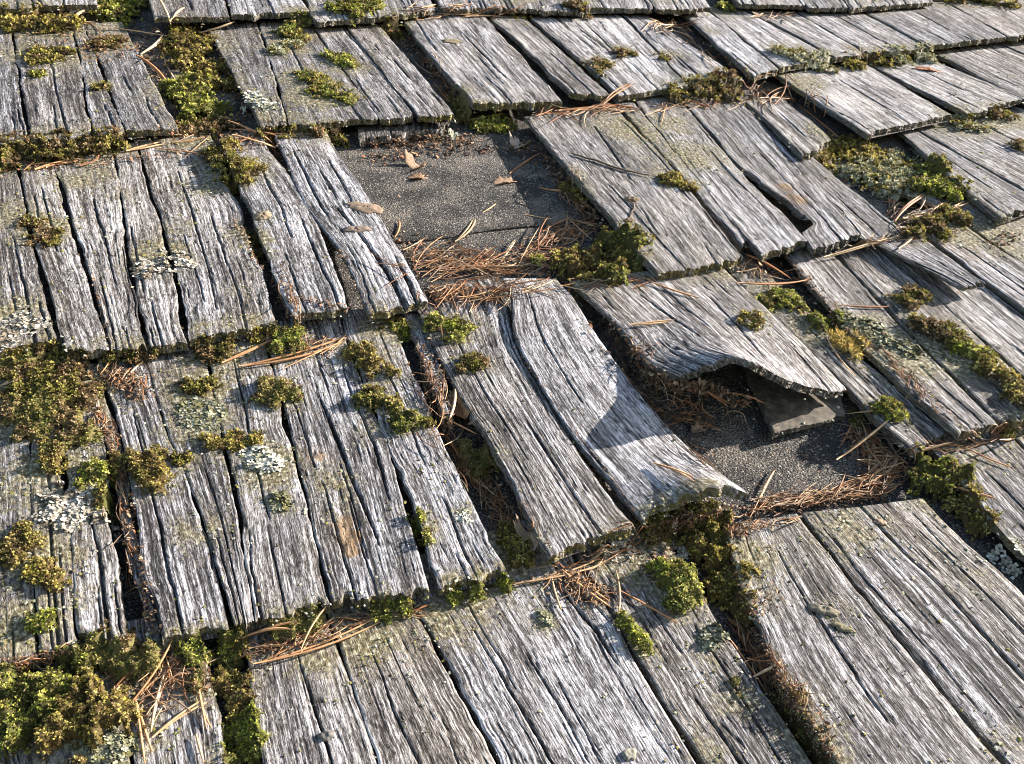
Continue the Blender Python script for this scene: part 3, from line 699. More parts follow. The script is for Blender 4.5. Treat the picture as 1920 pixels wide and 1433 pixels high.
Q([(1090, 547), (1167, 617), (1218, 679), (1269, 703)], [(1372, 517), (1450, 590), (1533, 671), (1592, 731)], ht=.034, hb=.040, lift=(.078, .108, .138, .110, .066, .032), lift0=.25, lpow=1.6,
  butt=[(1269, 703), (1304, 694), (1340, 676), (1377, 668), (1417, 679), (1457, 702), (1512, 720), (1555, 730), (1592, 731)], cracks=[(.32, .38, .1, .62, 2.2), (.72, .66, .2, .8, 1.2), (.5, .5, .0, .5, .8)],
  mossy=.15, full=True, th=.014, warp=.5, ext=.05, ragged=.7, label='broad shingle buckled into a wave over the lower bare patch')
# ---- third course, left
C_ = dict(hb=0.038, ht=0.012, mossy=.6)
Q([(-50, 335), (-30, 662)], [(34, 328), (62, 474), (106, 628)], cracks=[(.7, .7, .4, 1.05, 1.5)], **C_)
Q([(38, 326), (70, 474), (126, 656)], [(102, 324), (157, 507), (200, 656)], cracks=[(.5, .5, .1, .5, 1)], **C_)
Q([(108, 322), (166, 507), (205, 653)], [(216, 314), (248, 533), (272, 652)], cracks=[(.5, .6, .2, .7, 1)], **C_)
Q([(220, 314), (253, 533), (281, 651)], [(263, 302), (310, 467), (349, 645)], **C_)
Q([(269, 300), (332, 525), (356, 637)], [(405, 287), (452, 400), (489, 510), (517, 603)], cracks=[(.4, .36, .1, .9, .9), (.62, .66, .4, 1.02, .8)], **C_)
Q([(425, 292), (470, 400), (518, 520), (551, 591)], [(505, 281), (558, 350), (605, 440), (650, 574)], hb=.044, ht=.022, cracks=[(.55, .5, .1, .6, .9), (.75, .85, .5, 1.05, 1.2)], mossy=.55, bright=.1)
Q([(523, 268), (583, 394), (642, 475), (689, 586)], [(631, 277), (689, 365), (745, 460), (801, 562)], hb=.048, ht=.026, cracks=[(.42, .66, .45, 1.06, 5.5), (.2, .22, .05, .5, 1.4), (.72, .7, .1, .5, .8), (.86, .8, .75, 1.06, 3)],
  mossy=.6, bright=.12, cup=-.002, label='split pale shingle on the left rim of the upper bare patch')
# ---- third course, right of the bare patch
Q([(990, 228), (1125, 385), (1236, 511)], [(1158, 203), (1290, 350), (1393, 482)], hb=.052, ht=.026, cracks=[(.6, .5, .1, .5, 1.1), (.25, .3, .5, 1.02, 1)], mossy=.75, ext=.03, bright=.04, th=.020, label='shingle on the right rim of the upper bare patch, twig lying on it')
Q([(1166, 203), (1318, 375), (1388, 458)], [(1196, 202), (1318, 345), (1401, 449)], hb=.042, ht=.024)
Q([(1201, 202), (1348, 385), (1431, 477)], [(1289, 204), (1391, 321), (1514, 449)], hb=.048, ht=.024, mossy=.6, bright=.04)
Q([(1294, 204), (1396, 321), (1526, 468)], [(1400, 202), (1517, 325), (1617, 436)], hb=.048, ht=.024, mossy=.2, notch=('L', [(0, 0), (.5, 0), (.50, .008), (.60, .020), (.66, .030), (.73, .046), (.80, .048), (.86, .056), (.89, .05), (.905, .006), (1, .0)]), cracks=[(.5, .55, .4, 1.02, 1.0)],
  label='shingle with a ragged hole rotted in its left edge')
Q([(1405, 230), (1512, 345), (1621, 455)], [(1495, 270), (1560, 325), (1690, 431)], hb=.038, ht=.020, mossy=.1)
Q([(1410, 200), (1504, 290)], [(1478, 192), (1560, 262)], hb=.048, ht=.030, ext=.04, cracks=[(.5, .5, .2, .8, 1)])
Q([(1720, 372), (1816, 413)], [(1775, 358), (1848, 396)], hb=.020, ht=.012, ext=.05)
Q([(1716, 271), (1800, 345), (1877, 406)], [(1757, 268), (1957, 377)], hb=.048, ht=.022, cracks=[(.5, .5, .2, .7, .8)], mossy=.3)
Q([(1763, 267), (1960, 374)], [(1850, 238), (2060, 342)], hb=.052, ht=.022)
Q([(1855, 238), (2066, 342)], [(1945, 215), (2170, 305)], hb=.048, ht=.022)
Q([(1950, 215), (2176, 305)], [(2050, 190), (2290, 270)], hb=.048, ht=.022)
# ---- a course more on the right
Q([(1453, 138), (1540, 195), (1626, 250)], [(1630, 124), (1783, 214)], hb=.048, ht=.020, cracks=[(.5, .52, .2, .9, .9)], mossy=.2, bright=.12)
Q([(1643, 126), (1815, 214)], [(1745, 110), (1922, 184)], hb=.046, ht=.018, cracks=[(.5, .5, .2, .7, 1.2)], bright=.12)
Q([(1758, 102), (1930, 190)], [(1880, 86), (2060, 160)], hb=.046, ht=.018)
Q([(1886, 86), (2066, 160)], [(2000, 66), (2190, 130)], hb=.046, ht=.018)
# ---- fourth course
D_ = dict(hb=0.040, ht=0.014, mossy=.5)
Q([(-70, 75), (-50, 272)], [(22, 68), (50, 264)], **D_)
Q([(25, 68), (58, 262)], [(140, 66), (170, 252)], cracks=[(.5, .6, .2, 1.02, 1)], **D_)
Q([(143, 66), (174, 252)], [(165, 66), (231, 244)], **D_)
Q([(168, 66), (234, 244)], [(240, 62), (333, 239)], **D_)
Q([(401, 74), (470, 200), (487, 234)], [(488, 60), (541, 230)], **D_)
Q([(491, 60), (544, 230)], [(589, 58), (708, 220)], cracks=[(.4, .4, .1, .8, 1.0)], **D_)
Q([(593, 58), (713, 224)], [(648, 50), (780, 218)], **D_)
Q([(652, 50), (783, 217)], [(708, 44), (853, 214)], hb=.044, ht=.018, mossy=.9)
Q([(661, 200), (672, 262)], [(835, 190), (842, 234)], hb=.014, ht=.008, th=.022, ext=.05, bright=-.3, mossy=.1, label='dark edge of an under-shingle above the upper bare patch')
Q([(757, 40), (820, 118), (892, 194)], [(905, 26), (1056, 190)], hb=.052, ht=.024, cracks=[(.15, .1, .0, .4, 1.0), (.55, .6, .2, .8, .8)], mossy=.7, bright=.12, th=.020, label='thick pale shingle with a mossy lower edge above the bare patch')
Q([(914, 27), (1000, 105), (1072, 174)], [(976, 26), (1145, 179)], hb=.048, ht=.020, cracks=[(.6, .55, .5, 1.05, 1.4)], mossy=.7, bright=.1)
Q([(986, 27), (1075, 100), (1161, 177)], [(1163, 27), (1291, 160)], hb=.048, ht=.018, cracks=[(.5, .5, .2, .6, .8)], bright=.1)
Q([(1168, 27), (1295, 159)], [(1225, 36), (1320, 100), (1393, 148)], hb=.046, ht=.018, bright=.1)
Q([(1289, 34), (1350, 88), (1411, 140)], [(1339, 30), (1457, 127)], hb=.046, ht=.018, bright=.1)
Q([(1343, 30), (1462, 126)], [(1412, 28), (1562, 108)], hb=.046, ht=.018, bright=.1)
Q([(1424, 31), (1500, 70), (1567, 108)], [(1500, 28), (1622, 99)], hb=.050, ht=.020, bright=.12)
Q([(1504, 28), (1626, 98)], [(1612, 21), (1736, 89)], hb=.050, ht=.020, cracks=[(.5, .5, .1, .9, 1.2)], bright=.12)
Q([(1622, 22), (1741, 86)], [(1790, 14), (1889, 68)], hb=.054, ht=.022, cracks=[(.5, .5, .1, .7, .7)])
Q([(1796, 15), (1894, 69)], [(1930, 4), (2030, 52)], hb=.054, ht=.022)
Q([(1936, 4), (2036, 52)], [(2060, -10), (2170, 32)], hb=.054, ht=.022)
# ---- fifth course, cut by the top of the picture
E_ = dict(hb=0.048, ht=0.020, mossy=.4, ext=.1)
for (x0, x1, y0, y1, dx) in ((-120, 60, 20, 14, 12), (66, 184, 10, 8, 14), (290, 430, 34, 30, 22), (434, 576, 28, 20, 24), (590, 700, 40, 32, 30), (704, 817, 32, 18, 30), (826, 940, 16, 14, 34), (944, 1092, 14, 22, 36),
                         (1098, 1225, 14, 16, 40), (1229, 1332, 17, 14, 44), (1384, 1512, 6, 9, 50), (1517, 1590, 14, 13, 54), (1594, 1750, 15, 3, 56)):
    Q([(x0 - dx * 2.2, y0 - 150), (x0, y0)], [(x1 - dx * 2.2, y1 - 150), (x1, y1)], cracks=[(.5, .52, .5, .95, 1.0)], **E_)

# ---- the same courses outside the picture, so that the roof goes on
def generic(u0, u1, v0, v1, n):
    w = (u1 - u0) / n
    for k in range(n):
        a = u0 + k * w + random.uniform(.001, .006); b = u0 + (k + 1) * w - random.uniform(.001, .006); e = random.uniform(-.015, .015)
        Q([(a, v1), (a + random.uniform(-.01, .01), v0 + e)], [(b, v1), (b + random.uniform(-.01, .01), v0 + e)], hb=random.uniform(.034, .042), ht=.012, world=True, res=3.5)
for (v0, v1) in ((-1.6, -.97), (-.97, -.38), (-.38, .23), (.23, 1.0), (1.0, 1.72)):
    generic(-1.75, {-1.6: -.75, -.97: -.86, -.38: -.85, .23: -.85, 1.0: -.92}[v0], v0, v1, 6)
generic(-.75, 2.3, -1.6, -.97, 18)
generic(1.05, 2.6, -.97, -.40, 9)
generic(1.72, 3.2, -.37, .23, 9)
generic(2.35, 3.5, .23, .74, 7)
generic(2.75, 3.7, .74, 1.22, 5)
generic(3.1, 4.1, 1.22, 1.7, 5)
generic(2.32, 4.1, 1.62, 2.2, 10)
generic(-1.75, 4.1, 2.2, 2.9, 32)

# ------------------------------------------------------------------ growth: moss and lichen built of many small leaves
PAL = dict(
    gold=[(.25, .21, .045), (.17, .14, .035), (.11, .075, .025), (.34, .29, .09)],
    bright=[(.25, .27, .04), (.17, .18, .03), (.11, .11, .025), (.37, .37, .10)],
    green=[(.17, .19, .035), (.11, .12, .025), (.25, .25, .05), (.08, .075, .02)],
    olive=[(.16, .145, .03), (.10, .085, .02), (.22, .19, .05), (.06, .045, .015)],
    dark=[(.11, .115, .03), (.075, .07, .02), (.15, .14, .035), (.18, .15, .05)],
    brown=[(.12, .075, .035), (.18, .12, .06), (.07, .045, .02), (.24, .17, .09)],
    greygreen=[(.27, .27, .17), (.18, .18, .10), (.38, .37, .26), (.14, .13, .05)],
    pale=[(.66, .64, .52), (.52, .51, .40), (.76, .74, .62), (.34, .33, .22)],
    cream=[(.52, .47, .38), (.40, .35, .27), (.62, .57, .48), (.24, .20, .14)],
    straw=[(.42, .30, .08), (.32, .22, .06), (.24, .2, .05), (.5, .36, .12)])
GN = 0
def growth(pts, pal, label, height=0.012, lichen=False, dens=1.0, name=None, group=None, flat=False, base=None):
    """pts: (x, y, r) circles in picture points whose union is the outline"""
    global GN
    GN += 1; seed = 5000 + GN * 13; rg = np.random.default_rng(seed)
    a = np.array(pts, float)
    c = on_surface(a[:, 0], a[:, 1]); sc = np.linalg.norm(c - CAM, axis=1) / F_PX
    rad = a[:, 2] * sc * (1.22 if lichen else 1.36)
    o = c.mean(0); capz = float(min(np.median(c[:, 2]), np.median(hm(c[:, 0], c[:, 1] - .02)))) + 0.008
    if not any(w_ in label for w_ in ('under ', 'beneath', 'butt', 'shade', 'lower right gap')): capz = float(np.median(c[:, 2])) + 0.010
    if base is not None: capz = base; c = P(a[:, 0], a[:, 1], base); o = c.mean(0)
    hmc = lambda a_, b_: np.minimum(hm(a_, b_), capz)
    u0, u1 = (c[:, 0] - rad).min() - .01, (c[:, 0] + rad).max() + .01
    v0, v1 = (c[:, 1] - rad * 1.25).min() - .01, (c[:, 1] + rad * 1.25).max() + .01
    def sdf(u, v):
        s = None
        for k in range(len(c)):
            d = 1 - np.hypot(u - c[k, 0], (v - c[k, 1]) / 1.22) / rad[k]
            s = d if s is None else np.maximum(s, d) + 0.15 * np.minimum(np.maximum(s, 0), np.maximum(d, 0))
        return s + (fbm(u / 0.022, v / 0.022, seed, 3) - .5) * 1.55 - .04
    g = 0.0042 * np.mean(sc) / 0.00085
    step = g
    uu, vv = np.meshgrid(np.arange(u0, u1, step), np.arange(v0, v1, step))
    def surf(u, v):
        s = np.clip(sdf(u, v), 0, 1)
        lob = 1 - np.abs(2 * vn(u / 0.016, v / 0.016, seed + 3) - 1); lob2 = vn(u / 0.008, v / 0.008, seed + 4)
        b = hmc(u, v)
        b = np.maximum(b, (hmc(u + .006, v) + hmc(u - .006, v) + hmc(u, v + .006) + hmc(u, v - .006)) / 4)
        return b + (height if not lichen else height * .5) * (1 - (1 - np.minimum(s * 1.5, 1)) ** 2) * (0.35 + 0.65 * lob + 0.35 * lob2), s
    z, s = surf(uu, vv)
    idx = np.arange(uu.size).reshape(uu.shape)
    keep = (s[:-1, :-1] > .02) & (s[1:, :-1] > .02) & (s[:-1, 1:] > .02) & (s[1:, 1:] > .02)
    V = []; F = []; C = []; off = 0
    pc = np.array(PAL[pal]) * (1.4 if not lichen else .7)
    if not lichen:
        q = np.stack([idx[:-1, :-1], idx[:-1, 1:], idx[1:, 1:], idx[1:, :-1]], -1)[keep]
        used, inv = np.unique(q, return_inverse=True)
        if len(used):
            z2 = z - 0.002 - (s < .06) * .006
            V.append(np.stack([uu.ravel()[used], vv.ravel()[used], z2.ravel()[used]], -1)); F.append(inv.reshape(-1, 4)); off = len(used)
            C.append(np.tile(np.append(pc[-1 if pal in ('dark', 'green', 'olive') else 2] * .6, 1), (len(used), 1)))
    # leaves
    sp = (0.0048 if not lichen else 0.0052) * np.mean(sc) / 0.00085 / math.sqrt(dens)
    au, av = np.meshgrid(np.arange(u0, u1, sp), np.arange(v0, v1, sp))
    au = (au + rg.uniform(-.6, .6, au.shape) * sp).ravel(); av = (av + rg.uniform(-.6, .6, av.shape) * sp).ravel()
    az_, as_ = surf(au, av)
    sd_ = sdf(au, av)
    ok = (rg.random(len(au)) < np.clip(0.30 + sd_ * 3, 0, 1)) & (sd_ > -.35)
    ok &= (sd_ > 0) | (rg.random(len(au)) < .22 * (1 + sd_ / .35))
    au, av, az_, as_ = au[ok], av[ok], az_[ok], as_[ok]; n = len(au)
    if n == 0: return
    e = sp
    gx = (surf(au + e, av)[0] - az_) / e; gy = (surf(au, av + e)[0] - az_) / e
    nr = np.stack([-np.clip(gx, -1.6, 1.6), -np.clip(gy, -1.6, 1.6), np.ones(n)], -1); nr /= np.linalg.norm(nr, axis=1)[:, None]
    K = 9 if not lichen else 6
    azm = rg.uniform(0, 2 * np.pi, (n, K)); tl = rg.uniform(.25, 1.25, (n, K)) if not lichen else rg.uniform(1.15, 1.6, (n, K))
    big = np.mean(sc) / 0.00085
    ln = rg.uniform(.0030, .0062, (n, K)) * big if not lichen else rg.uniform(.0028, .0056, (n, K)) * big
    wd = ln * (0.24 if not lichen else 0.5)
    if pal == 'straw': ln = ln * 2.4; wd = wd * .5
    t1 = np.cross(nr, np.array([0.3, 1, 0.1])); t1 /= np.linalg.norm(t1, axis=1)[:, None]; t2 = np.cross(nr, t1)
    hd = t1[:, None] * np.cos(azm)[..., None] + t2[:, None] * np.sin(azm)[..., None]
    sd = -t1[:, None] * np.sin(azm)[..., None] + t2[:, None] * np.cos(azm)[..., None]
    dr = hd * np.sin(tl)[..., None] + nr[:, None] * np.cos(tl)[..., None]
    b0 = np.stack([au, av, az_], -1)[:, None] + hd * (sp * .3) * rg.random((n, K, 1)) - nr[:, None] * .001
    tip = b0 + dr * ln[..., None] - nr[:, None] * (ln * .25 * np.sin(tl))[..., None]
    mid = b0 + dr * (ln * .55)[..., None] + nr[:, None] * (ln * .12)[..., None]
    if lichen: tip += nr[:, None] * (rg.uniform(.15, .5, (n, K)) * ln)[..., None]
    p1 = mid + sd * wd[..., None]; p2 = mid - sd * wd[..., None]
    if lichen:
        e1 = tip + sd * (wd * .8)[..., None]; e2 = tip - sd * (wd * .8)[..., None]
        LV = np.stack([b0, p1, e1, tip * 1.0 + dr * (wd * .3)[..., None], e2, p2], 2).reshape(-1, 3); kk = 6
    else:
        LV = np.stack([b0, p1, tip, p2], 2).reshape(-1, 3); kk = 4
    f = np.arange(len(LV)).reshape(-1, kk) + off
    pn = np.clip(vn(au / 0.02, av / 0.02, seed + 8) * 1.2 - .1 + rg.normal(0, .2, n), 0, .999)
    ci = (pn * 4).astype(int); base_c = pc[ci]
    alt = np.array(PAL['olive' if pal in ('gold', 'bright') else 'brown' if pal in ('olive', 'dark') else 'gold' if pal == 'green' else 'olive']) * 1.3
    am = (vn(au / .03, av / .03, seed + 12) + rg.normal(0, .12, n)) > .62
    if pal != 'straw' and not lichen: base_c = np.where(am[:, None], alt[ci], base_c)
    lc = base_c[:, None] * rg.uniform(.5, 1.5, (n, K, 1))
    if not lichen: lc = np.where(rg.random((n, K, 1)) < .10, np.array([.26, .19, .10]), lc)
    cc = np.repeat(lc[:, :, None, :], kk, 2)
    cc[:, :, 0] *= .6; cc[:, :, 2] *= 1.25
    cc = np.concatenate([cc, np.ones(cc.shape[:3] + (1,))], -1).reshape(-1, 4)
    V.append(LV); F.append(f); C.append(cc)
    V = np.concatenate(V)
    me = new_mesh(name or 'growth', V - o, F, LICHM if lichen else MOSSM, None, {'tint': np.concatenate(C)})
    return link(name or ('lichen_patch' if lichen else 'moss_cushion'), me, tuple(o), None, label, 'lichen' if lichen else 'moss', group or ('lichen patches on the shingles' if lichen else 'moss cushions on the roof'))

for pts, pal, h, lab in MOSS: growth(pts, pal, lab, h, base=(.014 if 'beneath the curled' in lab else .010 if 'lower right gap' in lab else None))
for pts, pal, h, lab in LICHENS: growth(pts, pal, lab, h, lichen=True)

# ------------------------------------------------------------------ needles, leaves, bark
def tube(paths, radii, cols, sides=4):
    """paths (n,k,3) -> mesh arrays"""
    n, k, _ = paths.shape
    tg = np.gradient(paths, axis=1); tg /= np.linalg.norm(tg, axis=2)[..., None] + 1e-12
    a = np.cross(tg, np.array([0, 0, 1.0])); a /= np.linalg.norm(a, axis=2)[..., None] + 1e-12
    b = np.cross(tg, a)
    prof = np.sin(np.linspace(0.12, np.pi - .04, k)) ** .35
    V = []
    for s in range(sides):
        th = 2 * np.pi * s / sides + .4
        V.append(paths + (a * math.cos(th) + b * math.sin(th) * .7) * (radii[:, None] * prof[None])[..., None])
    V = np.stack(V, 2)                               # n,k,sides,3
    i = np.arange(n * k * sides).reshape(n, k, sides)
    j = np.roll(i, -1, 2)
    q = np.stack([i[:, :-1], j[:, :-1], j[:, 1:], i[:, 1:]], -1).reshape(-1, 4)
    c1 = i[:, 0]; c2 = i[:, -1][:, ::-1]
    C = np.repeat(cols[:, None, None, :], k, 1).repeat(sides, 2)
    C = C * np.linspace(.6, 1.2, k)[None, :, None, None]
    C = np.concatenate([C, np.ones(C.shape[:3] + (1,))], -1)
    return V.reshape(-1, 3), [q, c1, c2], C.reshape(-1, 4)

NCOL = np.array([(.46, .25, .12), (.38, .18, .08), (.30, .13, .055), (.52, .33, .18), (.24, .11, .05), (.56, .40, .24), (.30, .21, .14), (.20, .13, .085)])
def drape(p, q, n=7, lift=0.0, bow=0.0, slack=.6):
    """a stiff curved needle from p to q (roof frame u, v) lying on whatever is highest"""
    t = np.linspace(0, 1, n)
    d = q[:2] - p[:2]; nn = np.array([-d[1], d[0]])
    uv = p[:2] + d * t[:, None] + nn * (bow * 4 * t * (1 - t))[:, None]
    h = hm(uv[:, 0], uv[:, 1])
    h = np.minimum(h, max(p[2], q[2]) + .008)
    h[0] = min(h[0], p[2] + .004); h[-1] = min(h[-1], q[2] + .004)
    lin = h[0] + (h[-1] - h[0]) * t
    st = lin + max(0, (h - lin).max())               # rigid rest on the highest point
    z = np.maximum(h, slack * st + (1 - slack) * lin) + lift
    z = np.convolve(np.pad(z, 1, 'edge'), [.25, .5, .25], 'valid')
    return np.concatenate([uv, np.maximum(z, h)[:, None] + .0], 1)

def needle(x0, y0, x1, y1, label, wid=1.0, pair=False, bow=None, ci=None, lift=0.0035):
    e = on_surface(np.array([x0, x1], float), np.array([y0, y1], float))
    dep = np.linalg.norm(e[0] - CAM); r = dep / F_PX * 1.75 * wid
    bow = random.uniform(-.06, .06) if bow is None else bow
    paths = [drape(e[0], e[1], 9, lift, bow, .92)]
    if pair:
        e2 = e.copy(); e2[1, :2] += np.array([random.uniform(-.012, .012), random.uniform(-.014, .014)])
        paths.append(drape(e2[0], e2[1], 9, lift + .001, bow + random.uniform(-.05, .05), .92))
    pa = np.stack(paths); col = NCOL[random.randrange(len(NCOL)) if ci is None else ci]
    V, F, C = tube(pa, np.full(len(pa), r), np.tile(col, (len(pa), 1)) * random.uniform(.9, 1.25))
    c = pa[0].mean(0)
    me = new_mesh('pine_needle', V - c, F, NEEDM, None, {'tint': C})
    link('pine_needle', me, tuple(c), None, label, 'pine needle', 'loose dry pine needles')
NEEDLES = [
 (299, 22, 323, 66, 'pine needle, left one of the crossed pair standing over the golden moss', 1.2, 0, 5), (346, 16, 325, 71, 'pale pine needle, right one of the crossed pair over the golden moss', 1.4, 1, 5),
 (264, 104, 310, 73, 'short pale forked needle left of the tall golden moss', 1.3, 1, 5), (146, 47, 193, 31, 'forked tan needle on the corner moss, pointing to the bright cushion', 1.3, 1, 3),
 (375, 69, 441, 51, 'forked pale needle right of the tall golden moss', 1.3, 1, 5), (190, 58, 315, 66, 'long thin needle running along the top left butt', .8, 0, 3), (304, 97, 328, 151, 'pale needle bent down the side of the fresh green hummock', 1.0, 0, 5),
 (256, 108, 312, 160, 'reddish forked needle at the right rim of the upper left shingle', 1.2, 1, 1), (237, 286, 313, 261, 'tan needle pair left of the dead moss tangle', 1.3, 1, 3), (430, 251, 518, 262, 'upper of two bright needle pairs right of the dead moss tangle', 1.2, 1, 0),
 (437, 273, 518, 281, 'lower of two bright needle pairs right of the dead moss tangle', 1.2, 1, 3), (66, 321, 164, 303, 'orange needle pair at the top of the leftmost third course shingles', 1.2, 1, 0), (290, 281, 400, 296, 'thin reddish needle below the dead moss tangle', .9, 0, 1),
 (416, 684, 518, 628, 'needle pair slanting up under the third course butts', 1.3, 1, 0), (448, 691, 647, 635, 'longest bright orange needle pair, centre left', 1.7, 1, 0), (530, 695, 620, 653, 'short needle just under the longest bright pair', 1.0, 0, 3),
 (233, 719, 283, 671, 'pale needle over the rusty litter between the left shingles', 1.3, 0, 5), (0, 728, 45, 707, 'pink-tan needle at the left photo edge below the dark moss', 1.4, 1, 5), (839, 788, 881, 896, 'thick orange needle pair standing in the needle channel', 1.6, 1, 0),
 (824, 790, 893, 826, 'needle crossing the thick pair in the needle channel', 1.1, 0, 0), (853, 733, 842, 788, 'pale silvery sliver at the head of the thick needle pair', 1.8, 0, 5), (600, 668, 648, 633, 'short needle touching the shingle under the third course, centre left', .9, 0, 0),
 (1453, 882, 1425, 938, 'short tan needle standing on the sunlit felt of the lower bare patch', 1.5, 0, 3), (1565, 870, 1670, 788, 'long tan needle reaching from the lower bare patch to the small moss ball', 1.3, 0, 3), (1605, 865, 1702, 840, 'needle pair lying low at the right of the lower bare patch', 1.3, 1, 3),
 (1696, 872, 1772, 855, 'needle on the top edge of the lower right shingle', 1.2, 0, 3), (1575, 838, 1603, 782, 'dark brown needle in the shade of the lower bare patch', 1.1, 0, 1), (1586, 771, 1645, 778, 'straight thin needle touching the tip of the wavy shingle', 1.0, 0, 3),
 (1347, 744, 1420, 793, 'brown needle running down to the offcut in the shade', 1.2, 0, 1), (1220, 754, 1370, 764, 'long straight needle in the shade under the wavy shingle', 1.2, 1, 2), (1902, 817, 1863, 844, 'short orange needle at the right photo edge under the butt', 1.3, 0, 0),
 (1222, 533, 1310, 562, 'orange needle on the top of the wavy shingle', 1.3, 0, 0), (1180, 613, 1256, 607, 'forked pale needle across the middle of the wavy shingle', 1.2, 1, 3), (1395, 493, 1475, 536, 'needle at the top of the gap right of the wavy shingle', 1.1, 1, 1),
 (1380, 533, 1523, 527, 'long red-brown needle above the yellow-green moss cluster', 1.2, 1, 1), (1548, 635, 1603, 708, 'thin needle through the yellow straw moss', .9, 0, 3), (1575, 575, 1670, 578, 'dark straight needle above the grey lichens', 1.2, 0, 2),
 (955, 328, 1014, 277, 'long brown needle pointing to the shaded corner of the upper bare patch', 1.5, 0, 1), (1010, 355, 1056, 361, 'short orange needle under the right rim of the upper bare patch', 1.2, 1, 0), (853, 456, 886, 415, 'straight tan needle pair sticking up from the seam of the felt', 1.3, 1, 3),
 (740, 448, 749, 419, 'short needle pair at the left rim of the upper bare patch', 1.2, 1, 0), (939, 494, 966, 452, 'pale needle pair crossing the needle pile of the upper bare patch', 1.2, 1, 5), (985, 405, 1039, 414, 'thin needle on the shaded felt of the upper bare patch', .7, 0, 3),
 (905, 401, 930, 384, 'tiny pale needle piece on the sunlit felt of the upper bare patch', 1.0, 0, 3), (204, 1314, 252, 1268, 'yellowish needle leaving the bottom left hummock', 1.3, 0, 3), (237, 1332, 337, 1214, 'long needle pair slanting up to the dark butt, bottom left', 1.4, 1, 0),
 (284, 1376, 330, 1240, 'steep pale needle pair in the bottom left spray', 1.4, 1, 5), (255, 1314, 286, 1412, 'orange needle pointing down in the bottom left spray', 1.4, 1, 0), (286, 1387, 400, 1315, 'tan needle slanting right at the base of the bottom left spray', 1.3, 1, 3),
 (361, 1237, 397, 1369, 'long orange needle right of the bottom left spray, pointing down', 1.4, 1, 0), (368, 1380, 383, 1433, 'pink needle at the bottom edge left of the bright moss', 1.5, 0, 3), (452, 1208, 558, 1190, 'orange needle pair above the top left corner of the bottom centre shingle', 1.4, 1, 0),
 (485, 1248, 598, 1190, 'needle crossing over the corner of the bottom centre shingle', 1.2, 0, 0), (565, 1227, 627, 1154, 'steep needle reaching the mossy butt, bottom centre left', 1.2, 1, 3), (475, 1250, 700, 1165, 'very long needle along the top of the bottom centre shingle', 1.3, 1, 0),
 (762, 1157, 806, 1119, 'short dark needle under the butt left of the bright fringe', 1.3, 0, 2), (1036, 1070, 1052, 1146, 'straight needle lying down the bottom centre shingle', 1.2, 0, 3), (1054, 1070, 1143, 1132, 'orange needle over the red litter heap', 1.3, 1, 0),
 (1154, 1073, 1158, 1161, 'upright tan needle right of the red litter heap', 1.2, 0, 3), (1160, 1110, 1271, 1172, 'long reddish needle right of the red litter heap', 1.2, 0, 1), (955, 1099, 1130, 1037, 'long grey-tan needle along the lower butts, centre', 1.2, 1, 3),
 (1362, 1194, 1472, 1318, 'long needle lying in the lower right gap', 1.2, 0, 1), (1410, 1274, 1468, 1243, 'pale broad needle bridging the lower right gap', 1.6, 0, 5), (1770, 921, 1854, 947, 'orange needle right of the green cushion by the lower bare patch', 1.2, 1, 0),
 (1504, 175, 1606, 252, 'red curved needle hanging along the upper right shingle', 1.1, 0, 1), (1663, 405, 1679, 368, 'short red needle under the big moss bank', 1.4, 0, 1), (1676, 419, 1727, 368, 'red needle pair rising under the big moss bank', 1.4, 1, 1),
 (1683, 470, 1718, 416, 'tan needle pointing down below the big moss bank', 1.4, 1, 3), (1690, 419, 1803, 386, 'orange needle spray running right below the big moss bank', 1.3, 1, 0), (1548, 474, 1672, 452, 'pale needle along the butt below the ragged hole', 1.1, 1, 5),
 (1810, 838, 1900, 882, 'dark red needle near the top of the lower right shingle', .9, 0, 2), (1224, 872, 1300, 905, 'orange needle at the right edge of the long curled shingle', 1.1, 1, 0), (790, 17, 817, 25, 'small needle in the gap of the top course', 1.2, 0, 3),
 (1130, 205, 1190, 165, 'needle leaning on the butt above the right rim shingle', 1.1, 1, 0), (1040, 212, 1160, 200, 'red needle pair under the narrow upper shingle', 1.1, 1, 1),
]
for x0, y0, x1, y1, lab, w, pr, ci in NEEDLES:
    needle(x0, y0, x1, y1, lab, w, bool(pr), None, ci)

